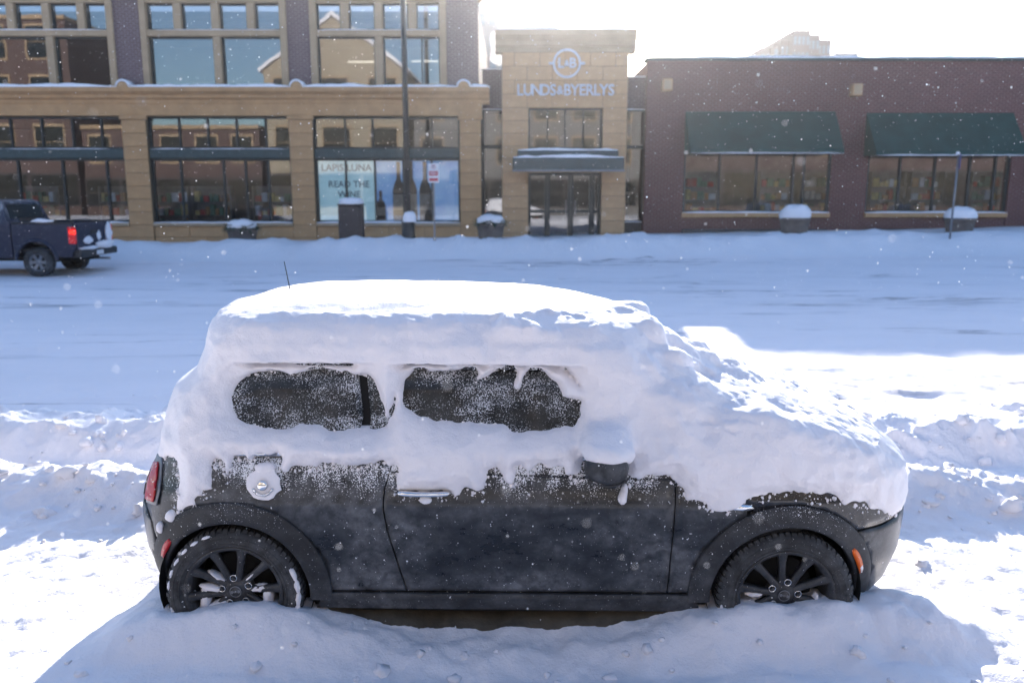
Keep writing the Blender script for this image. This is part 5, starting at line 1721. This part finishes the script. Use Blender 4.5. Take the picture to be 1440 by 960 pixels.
# sign seen edge on at the right
p = px_world(1337, 320, 24.4); z0 = gz(p.x, 24.4) - 0.2
zs1 = px_world(1337, 216, 24.4).z - z0; zs0 = px_world(1337, 238, 24.4).z - z0
r = empty('street_sign', (p.x, 24.4, z0))
MB().tube([(0, 0, 0), (0.03, 0, zs1)], 0.028, 10).build('post', M['galv'], r, True)
o = MB().bbox(-0.20, 0.20, -0.004, 0.004, zs0, zs1 - 0.02, 0.002).build('sign_plate', M['sign_blue'], r); o.location = (0.06, -0.05, 0); o.rotation_euler = (0, 0, R(66))
snow_cap(r, 0.05, 0.05, 0.07, zs1 - 0.02, 5)
props(r, 'blue sign turned edge-on atop a grey post at the second green awning', 'sign')

# ------------------------------------------------------------------ pickup truck
M['truck_paint'] = mat_paint('truck_paint', (0.007, 0.014, 0.042), 0.42, 0.12, 0.2, 1.10, 1.6, coat=0.1)
TYR = 0.36
TY = 20.1                                # near flank
tx_w = px_world(52, 370, TY).x
tz = gz(tx_w, TY + 0.2)
tx_r = px_world(104, 345, TY).x          # rear near corner
trk = empty('pickup_truck', (tx_r, TY + 0.95, tz))
props(trk, 'dark blue pickup truck with a lit brake lamp driving along the far lane', 'truck')
WT = 0.95                                # half width
bed_l = tx_r - px_world(16, 330, TY).x
wx = tx_w - tx_r
def side_outline(x0, x1, z0, z1, cx, r, n=16):
    pts = [(x0, z0), (x0, z1), (x1, z1), (x1, z0), (cx + r, z0)]
    pts += [(cx + r * math.cos(t), 0.40 + r * math.sin(t)) for t in [math.pi * i / n for i in range(n + 1)] if 0.40 + r * math.sin(t) > z0]
    pts += [(cx - r, z0)]
    return pts
zb0, zb1 = 0.48, 1.28
for s in (-1, 1):
    y0, y1 = (-WT, -WT + 0.09) if s < 0 else (WT - 0.09, WT)
    MB().prism_y(side_outline(-bed_l + 0.01, 0.0, zb0, zb1, wx, 0.47), y0, y1).build('bed_side', M['truck_paint'], trk)
    q = MB().bbox(-bed_l + 0.01, 0.0, y0 - 0.01, y1 + 0.01, zb1 + 0.002, zb1 + 0.05, 0.015).build('bed_rail', M['black_metal'], trk)
    q2 = MB(); vs, fs = [], []
    for i in range(19):
        t = math.pi * i / 18
        for rr_, yy in ((0.455, 0.0), (0.47, -0.035), (0.53, -0.03), (0.545, 0.005)):
            vs.append((wx + rr_ * math.cos(t), s * (WT - yy if s > 0 else WT - yy), 0.40 + rr_ * math.sin(t)))
    for i in range(18):
        for j in range(3): fs.append((i * 4 + j, i * 4 + j + 1, i * 4 + 5 + j, i * 4 + 4 + j))
    q2.add(vs, fs).build('wheel_arch', M['truck_paint'], trk, True)
    MB().bbox(0.0 if False else -0.13, 0.03, s * WT - 0.012 if s > 0 else -WT - 0.012, s * WT + 0.012 if s > 0 else -WT + 0.10, 0.80, 1.22, 0.02).build('tail_light', mat_lens('truck_lens_%d' % s, (0.6, 0.01, 0.012), 0.1), trk)
lamp = MB().bbox(-0.09, 0.045, -WT - 0.02, -WT + 0.07, 1.03, 1.15, 0.02).build('brake_bulb', mat_emit('brake_glow', (1.0, 0.03, 0.02), 1.1), trk)
MB().box(-bed_l + 0.01, -0.03, -WT + 0.10, WT - 0.10, 0.60, 0.66).build('bed_floor', M['black_metal'], trk)
tg = MB().bbox(-0.05, 0.02, -WT + 0.135, WT - 0.135, 0.60, zb1 + 0.02, 0.02).build('tailgate', M['truck_paint'], trk)
MB().bbox(0.018, 0.04, -0.14, 0.14, 1.0, 1.10, 0.01).build('tailgate_handle', M['black_metal'], tg)
bp = MB().bbox(-0.08, 0.15, -WT, WT, 0.46, 0.64, 0.03).build('rear_bumper', M['black_metal'], trk)
MB().bbox(0.148, 0.16, -0.17, 0.17, 0.49, 0.60, 0.004).build('number_plate', M['sign_white'], bp)
o = clump((0.08, 0.42, 0.72), (0.11, 0.42, 0.11), 3, trk); o.name = 'snow_clump'
o = clump((0.07, -0.35, 0.67), (0.09, 0.45, 0.05), 4, trk); o.name = 'snow_clump'
o = clump((0.05, 0.72, 1.0), (0.05, 0.16, 0.28), 5, trk); o.name = 'snow_clump'
o = clump((0.03, 0.25, 0.95), (0.02, 0.10, 0.12), 8, trk); o.name = 'snow_clump'
o = clump((0.03, -0.3, 0.86), (0.02, 0.22, 0.09), 10, trk); o.name = 'snow_clump'
o = clump((-0.75, -WT + 0.06, zb1 + 0.07), (0.28, 0.07, 0.06), 6, trk); o.name = 'snow_clump'
o = clump((-0.9, 0.2, 0.78), (0.8, 0.6, 0.2), 7, trk); o.name = 'snow_clump'
# cab
cab_prof = [(-bed_l - 0.02, 0.46), (-bed_l - 0.02, 1.30), (-bed_l - 0.10, 1.36), (-bed_l - 0.24, 1.80), (-bed_l - 0.40, 1.86), (-bed_l - 1.7, 1.86), (-bed_l - 2.4, 1.34), (-bed_l - 3.55, 1.22), (-bed_l - 3.75, 0.95), (-bed_l - 3.75, 0.46)]
body_c = MB()
vs = []; n = len(cab_prof)
for k, (inset, side) in enumerate(((0, -1), (0, 1))):
    for x_, z_ in cab_prof:
        tum = 0.16 * max(0, min(1, (z_ - 1.30) / 0.56))
        vs.append((x_, side * (WT - tum), z_))
fs = [tuple(range(n)), tuple(range(2 * n - 1, n - 1, -1))] + [(i, (i + 1) % n, n + (i + 1) % n, n + i) for i in range(n)]
body_c.add(vs, fs).build('cab', M['truck_paint'], trk)
M['truck_glass'] = mat_basic('truck_glass', (0.012, 0.014, 0.016), 0.08, var=0.2)
def quad_plate(pts, name, mat, off):
    a = [Vector(p) for p in pts]; nrm = (a[1] - a[0]).cross(a[3] - a[0]).normalized() * off
    return MB().add([p for p in a] + [p + nrm for p in a], [(0, 1, 2, 3), (7, 6, 5, 4), (0, 4, 5, 1), (1, 5, 6, 2), (2, 6, 7, 3), (3, 7, 4, 0)]).build(name, mat, trk)
bl = -bed_l
quad_plate([(bl - 0.118, -WT + 0.20, 1.42), (bl - 0.118, WT - 0.20, 1.42), (bl - 0.222, WT - 0.28, 1.75), (bl - 0.222, -WT + 0.28, 1.75)], 'rear_window', M['truck_glass'], 0.012)
quad_plate([(bl - 0.40, -WT + 0.012, 1.36), (bl - 1.20, -WT + 0.012, 1.36), (bl - 1.20, -WT + 0.125, 1.76), (bl - 0.46, -WT + 0.125, 1.76)], 'side_window', M['truck_glass'], -0.012)
quad_plate([(bl - 1.28, -WT + 0.012, 1.36), (bl - 2.2, -WT + 0.012, 1.36), (bl - 1.85, -WT + 0.125, 1.74), (bl - 1.28, -WT + 0.125, 1.76)], 'side_window', M['truck_glass'], -0.012)
MB().bbox(bl - 0.45, bl - 0.05, -0.5, 0.5, 0.67, 1.45, 0.1).build('tarp_bundle', M['black_metal'], trk)
MB().box(bl - 3.5, -0.1, -0.45, 0.45, 0.35, 0.60).build('chassis', M['void'], trk)
MB().tube([(-0.7, 0.55, 0.36), (0.1, 0.6, 0.34)], 0.035, 10).build('exhaust', M['galv'], trk, True)
MB().box(wx - 0.08, wx + 0.08, -WT + 0.15, WT - 0.15, TYR - 0.06, TYR + 0.06).build('axle', M['void'], trk)
def truck_wheel():
    w = empty('wheel')
    MB().lathe_y([(0.21, -0.10), (0.23, -0.12), (0.30, -0.125), (0.345, -0.11), (TYR, -0.085), (TYR, 0.085), (0.345, 0.11), (0.30, 0.125), (0.21, 0.10)], 40).build('tyre', M['rubber'], w, True)
    rr_ = MB(); rr_.lathe_y([(0.0, -0.06), (0.06, -0.065), (0.07, -0.05), (0.09, -0.045)], 32)
    rim = MB().lathe_y([(0.175, -0.03), (0.19, -0.08), (0.21, -0.10), (0.215, -0.10), (0.20, 0.05)], 32).build('rim', M['galv'], w, True)
    rr_.build('hub', M['galv'], rim, True)
    MB().lathe_y([(0.0, 0.0), (0.19, 0.0)], 24).build('wheel_well', M['void'], rim)
    for k in range(6):
        a = 2 * math.pi * k / 6
        ca, sa = math.cos(a), math.sin(a)
        v_ = []
        for r, hw_, y in ((0.06, 0.032, -0.055), (0.19, 0.045, -0.085)):
            for s_ in (-hw_, hw_):
                v_ += [(r * ca - s_ * sa, y, r * sa + s_ * ca), (r * ca - s_ * sa, y + 0.04, r * sa + s_ * ca)]
        MB().add(v_, [(0, 2, 6, 4), (1, 5, 7, 3), (0, 4, 5, 1), (2, 3, 7, 6), (0, 1, 3, 2), (4, 6, 7, 5)]).build('spoke', M['galv'], rim)
    return w
w0 = truck_wheel()
for i, (x_, s) in enumerate(((wx, -1), (wx, 1), (wx - 3.2, -1), (wx - 3.2, 1))):
    w = w0 if i == 0 else copy_tree(w0)
    w.parent = trk; w.location = (x_, s * (WT - 0.13), TYR - 0.01)
    w.rotation_euler = (0, R(10 * i), 0) if s < 0 else (0, 0, R(180))

# ------------------------------------------------------------------ the side of the street behind the photographer (lights the scene, shows in the glass)
def opposite(name, x0, x1, h, mat, label, gable=None, nw=5, storeys=3, y=-11.0, sill=M['stone_trim']):
    r = empty(name, ((x0 + x1) / 2, y, 0))
    MB().box(x0 + 0.02, x1 - 0.02, y - 9, y, -0.7, h).build('wall', mat, r)
    if gable:
        MB().prism_y([(x0 + 0.02, h + 0.002), (x1 - 0.02, h + 0.002), ((x0 + x1) / 2, h + gable)], y - 9, y).build('gable', mat, r)
        for s in (-1, 1):
            xa, xb = ((x0 - 0.3, (x0 + x1) / 2) if s < 0 else ((x0 + x1) / 2, x1 + 0.3))
            za, zb_ = (h - 0.1, h + gable + 0.05) if s < 0 else (h + gable + 0.05, h - 0.1)
            MB().prism_y([(xa, za), (xb, zb_), (xb, zb_ + 0.3), (xa, za + 0.3)], y - 9.2, y + 0.3).build('roof_slope', M['snow_ledge'], r)
    else:
        MB().bbox(x0, x1, y - 9.1, y + 0.2, h + 0.002, h + 0.3, 0.03).build('coping', sill, r)
    sh = h / storeys
    for f in range(storeys):
        for i in range(nw):
            cx = x0 + (x1 - x0) * (i + 0.5) / nw
            ww = (x1 - x0) / nw * (0.28 if f else 0.46)
            z0, z1 = f * sh + 0.9, (f + 1) * sh - 0.55
            fr = MB().box(cx - ww - 0.12, cx + ww + 0.12, y - 0.02, y + 0.06, z0 - 0.15, z1 + 0.2).build('window', sill if f else M['brown_box'], r)
            MB().box(cx - ww, cx + ww, y + 0.04, y + 0.075, z0, z1).build('pane', M['truck_glass'], fr)
            MB().box(cx - ww, cx + ww, y + 0.05, y + 0.09, (z0 + z1) / 2 - 0.03, (z0 + z1) / 2 + 0.03).build('window_bar', sill if f else M['brown_box'], fr)
    props(r, label, 'building')
    finish(r)
M['cream_wall'] = mat_basic('cream_wall', (0.36, 0.30, 0.22), 0.85, var=0.08, scale=1.0)
opposite('brick_warehouse', -60, -35.5, 15.5, M['brick_opposite'], 'tall red brick warehouse across the street, seen mirrored in the leftmost upper window', nw=6, storeys=4)
opposite('low_brick_shop', -35, -20.5, 7.0, M['brick_opposite'], 'low red brick shop across the street, seen mirrored in the middle shop window', nw=5, storeys=2)
opposite('gabled_hall', -20, -8.5, 11.5, M['cream_wall'], 'cream gabled hall across the street, seen mirrored in the right upper window', gable=4.2, nw=3, storeys=3)
opposite('brick_flats', -8, 13.5, 10.2, M['brick_dun'], 'dun brick flats across the street, seen mirrored in the tower glass', nw=7, storeys=3)
opposite('red_brick_terrace', 14, 50, 8.2, M['brick_opposite'], 'long red brick terrace across the street, seen mirrored in the market windows', nw=11, storeys=2)

# dark brown sheet laid over the snow to darken the gap under the car
def dark_sheet():
    xs, ys = np.linspace(-0.95, 0.9, 70), np.linspace(3.46, 4.9, 50)
    A, B = np.meshgrid(xs, ys)
    Z = ground_z(A, B) + 0.012 + 0.008 * fbm(A, B, 0.0, 6.0, 3)
    Z = Z - 0.06 * (1 - sstep(0.0, 0.12, np.minimum(np.minimum(A - xs[0], xs[-1] - A), np.minimum(B - ys[0] + 0.06, ys[-1] - B))))
    idx = np.arange(A.size).reshape(A.shape)
    q = np.stack([idx[:-1, :-1], idx[:-1, 1:], idx[1:, 1:], idx[1:, :-1]], -1).reshape(-1, 4)
    M['dark_sheet'] = mat_basic('dark_sheet', (0.07, 0.06, 0.045), 0.7, var=0.5, scale=7.0, bmp=0.3)
    o = MB().add(np.stack([A, B, Z], -1).reshape(-1, 3).tolist(), q.tolist()).build('under_car_sheet', M['dark_sheet'], None, True)
    props(o, 'dark brown sheet over the snow under the car sill', 'ice', kind='stuff')
dark_sheet()

# broken lumps lying on the plowed banks and on the lit snow
def clods():
    rs_ = np.random.RandomState(12)
    vs, fs = ellipsoid((0, 0, 0), (1, 1, 1), 8, 5)
    B = np.array(vs)
    n = 520
    allv, allf = [], []
    for i in range(n):
        band = rs_.uniform()
        x_ = rs_.uniform(1.95, 5.2) * (1 if rs_.uniform() < 0.55 else -1)
        if band < 0.45: y_ = rs_.normal(5.02, 0.22)
        elif band < 0.8: y_ = rs_.normal(5.95, 0.25)
        else: y_ = rs_.uniform(3.0, 8.5)
        if i > 465:
            x_, y_, band = rs_.uniform(-2.0, 2.3), rs_.uniform(2.75, 3.33), 1.0
        elif y_ < 4.85 and abs(x_) < 2.15: continue
        r_ = 0.010 + 0.05 * rs_.uniform() ** 3 * (1.0 if band < 0.8 else 0.35)
        sc_ = r_ * rs_.uniform(0.7, 1.6, 3) * np.array([1, 1, 0.65])
        k = 1 + 0.7 * fbm(B[:, 0] + i * 1.7, B[:, 1], B[:, 2], 1.1, 2)
        z_ = CZ(x_, y_) + sc_[2] * 0.1
        allf += [[q + len(allv) * len(B) for q in f] for f in fs]
        allv.append(B * k[:, None] * sc_ + np.array([x_, y_, z_]))
    me = bpy.data.meshes.new('snow_clods')
    me.from_pydata(np.concatenate(allv).tolist(), [], allf); me.update()
    o = mesh_obj('snow_clods', me, M['snow_ground'], None, True)
    props(o, 'broken lumps of plowed snow strewn over the banks', 'snow', kind='stuff')
def CZ(x_, y_):
    i, j = int(np.searchsorted(gy, y_)), int(np.searchsorted(gx, x_))
    return float(GZ[i, j])
clods()

# ------------------------------------------------------------------ snow in the air
def mat_flake():
    m, nt, out = nodes_of('flake')
    d = N(nt, 'ShaderNodeBsdfDiffuse'); d.inputs['Color'].default_value = (0.9, 0.9, 0.92, 1)
    t = N(nt, 'ShaderNodeBsdfTranslucent'); t.inputs['Color'].default_value = (0.9, 0.9, 0.92, 1)
    mx = nt.nodes.new('ShaderNodeMixShader'); mx.inputs[0].default_value = 0.6
    L(nt, d.outputs[0], mx.inputs[1]); L(nt, t.outputs[0], mx.inputs[2]); L(nt, mx.outputs[0], out.inputs[0])
    return m
M['flake'] = mat_flake()
rs = np.random.RandomState(21)
NFL = 7000
t = rs.uniform(0, 1, NFL)
fy = 1.6 + 20 * t ** 1.15
fxx = rs.uniform(-1, 1, NFL) * (0.72 * fy + 0.6)
fzz = 0.3 + rs.uniform(0, 1, NFL) * (1.9 + 0.30 * fy)
near_ = slice(0, 45)
fy[near_] = rs.uniform(0.7, 1.5, 45); fxx[near_] = rs.uniform(-0.62, 0.62, 45) * fy[near_]; fzz[near_] = CAM_Z + rs.uniform(-0.6, 0.22, 45) * fy[near_]
okk = ~((np.abs(fxx) < 2.1) & (fy > 3.2) & (fy < 5.3) & (fzz < 1.8))
fxx, fy, fzz = fxx[okk], fy[okk], fzz[okk]
rad = rs.uniform(0.0014, 0.0042, len(fy)) * (0.6 + 0.07 * fy)
rad *= np.where(rs.uniform(size=len(fy)) > 0.97, 1.5, 1.0)
oct_v = np.array([(1, 0, 0), (-1, 0, 0), (0, 1, 0), (0, -1, 0), (0, 0, 1), (0, 0, -1)], float)
oct_f = np.array([(0, 2, 4), (2, 1, 4), (1, 3, 4), (3, 0, 4), (2, 0, 5), (1, 2, 5), (3, 1, 5), (0, 3, 5)])
jit = rs.uniform(0.6, 1.3, (len(fy), 6, 1))
V = np.stack([fxx, fy, fzz], 1)[:, None, :] + oct_v[None] * rad[:, None, None] * jit
Fq = oct_f[None] + (np.arange(len(fy)) * 6)[:, None, None]
me = bpy.data.meshes.new('blowing_snow')
nf = len(fy) * 8
me.vertices.add(len(fy) * 6); me.vertices.foreach_set('co', V.ravel())
me.loops.add(nf * 3); me.loops.foreach_set('vertex_index', Fq.ravel().astype(np.int32))
me.polygons.add(nf); me.polygons.foreach_set('loop_start', np.arange(0, nf * 3, 3))
me.update(calc_edges=True)
props(mesh_obj('blowing_snow', me, M['flake']), 'fine snow grains blowing through the air', 'snow', kind='stuff')

# ------------------------------------------------------------------ snow-filled air
def haze_box():
    o = MB().box(-203, 203, -63, 243, -1.8, 23.5).build('haze', None)
    m, nt, out = nodes_of('haze_air')
    v = nt.nodes.new('ShaderNodeVolumePrincipled')
    v.inputs['Color'].default_value = (0.95, 0.96, 1.0, 1)
    v.inputs['Density'].default_value = 0.00055
    v.inputs['Anisotropy'].default_value = 0.86
    L(nt, v.outputs[0], out.inputs['Volume'])
    o.data.materials.append(m)
    props(o, 'thin bright haze of blowing snow filling the air', 'haze', kind='stuff')
haze_box()

# steam rising behind the tower
def steam():
    rnd_ = random.Random(8)
    vs, fs = ellipsoid((0, 0, 0), (1, 1, 1), 36, 22)
    V = np.array(vs)
    Y = 31.2
    pts = [(702, 92, 0.34), (699, 80, 0.26), (700, 66, 0.30), (703, 52, 0.36), (712, 42, 0.42), (724, 38, 0.36), (729, 30, 0.28)]
    P = [px_world(a, b, Y) for a, b, _ in pts]
    out = []
    # one body: a bent, swelling column of vapour
    zt = np.linspace(0, 1, len(P))
    t = (V[:, 2] + 1) / 2
    cx = np.interp(t, zt, [p.x for p in P]); cz = np.interp(t, zt, [p.z for p in P]); rr_ = np.interp(t, zt, [q[2] for q in pts])
    prof = np.sqrt(np.clip(1 - (2 * t - 1) ** 8, 0, 1))
    ang = np.arctan2(V[:, 1], V[:, 0])
    nz = fbm(np.cos(ang) * 1.2, np.sin(ang) * 1.2, t * 6.0, 1.3, 4)
    r = rr_ * prof * (1 + 0.55 * nz)
    Q_ = np.stack([cx + r * np.cos(ang), Y + r * np.sin(ang), cz + 0.12 * nz], 1)
    o = MB().add(Q_.tolist(), fs).build('steam_plume', None)
    m, nt, ou = nodes_of('steam')
    v = nt.nodes.new('ShaderNodeVolumePrincipled')
    v.inputs['Color'].default_value = (0.97, 0.97, 0.98, 1); v.inputs['Density'].default_value = 1.6; v.inputs['Anisotropy'].default_value = 0.4
    L(nt, v.outputs[0], ou.inputs['Volume'])
    o.data.materials.append(m)
    props(o, 'white steam plume rising in the gap left of the tan tower', 'steam', kind='stuff')
steam()
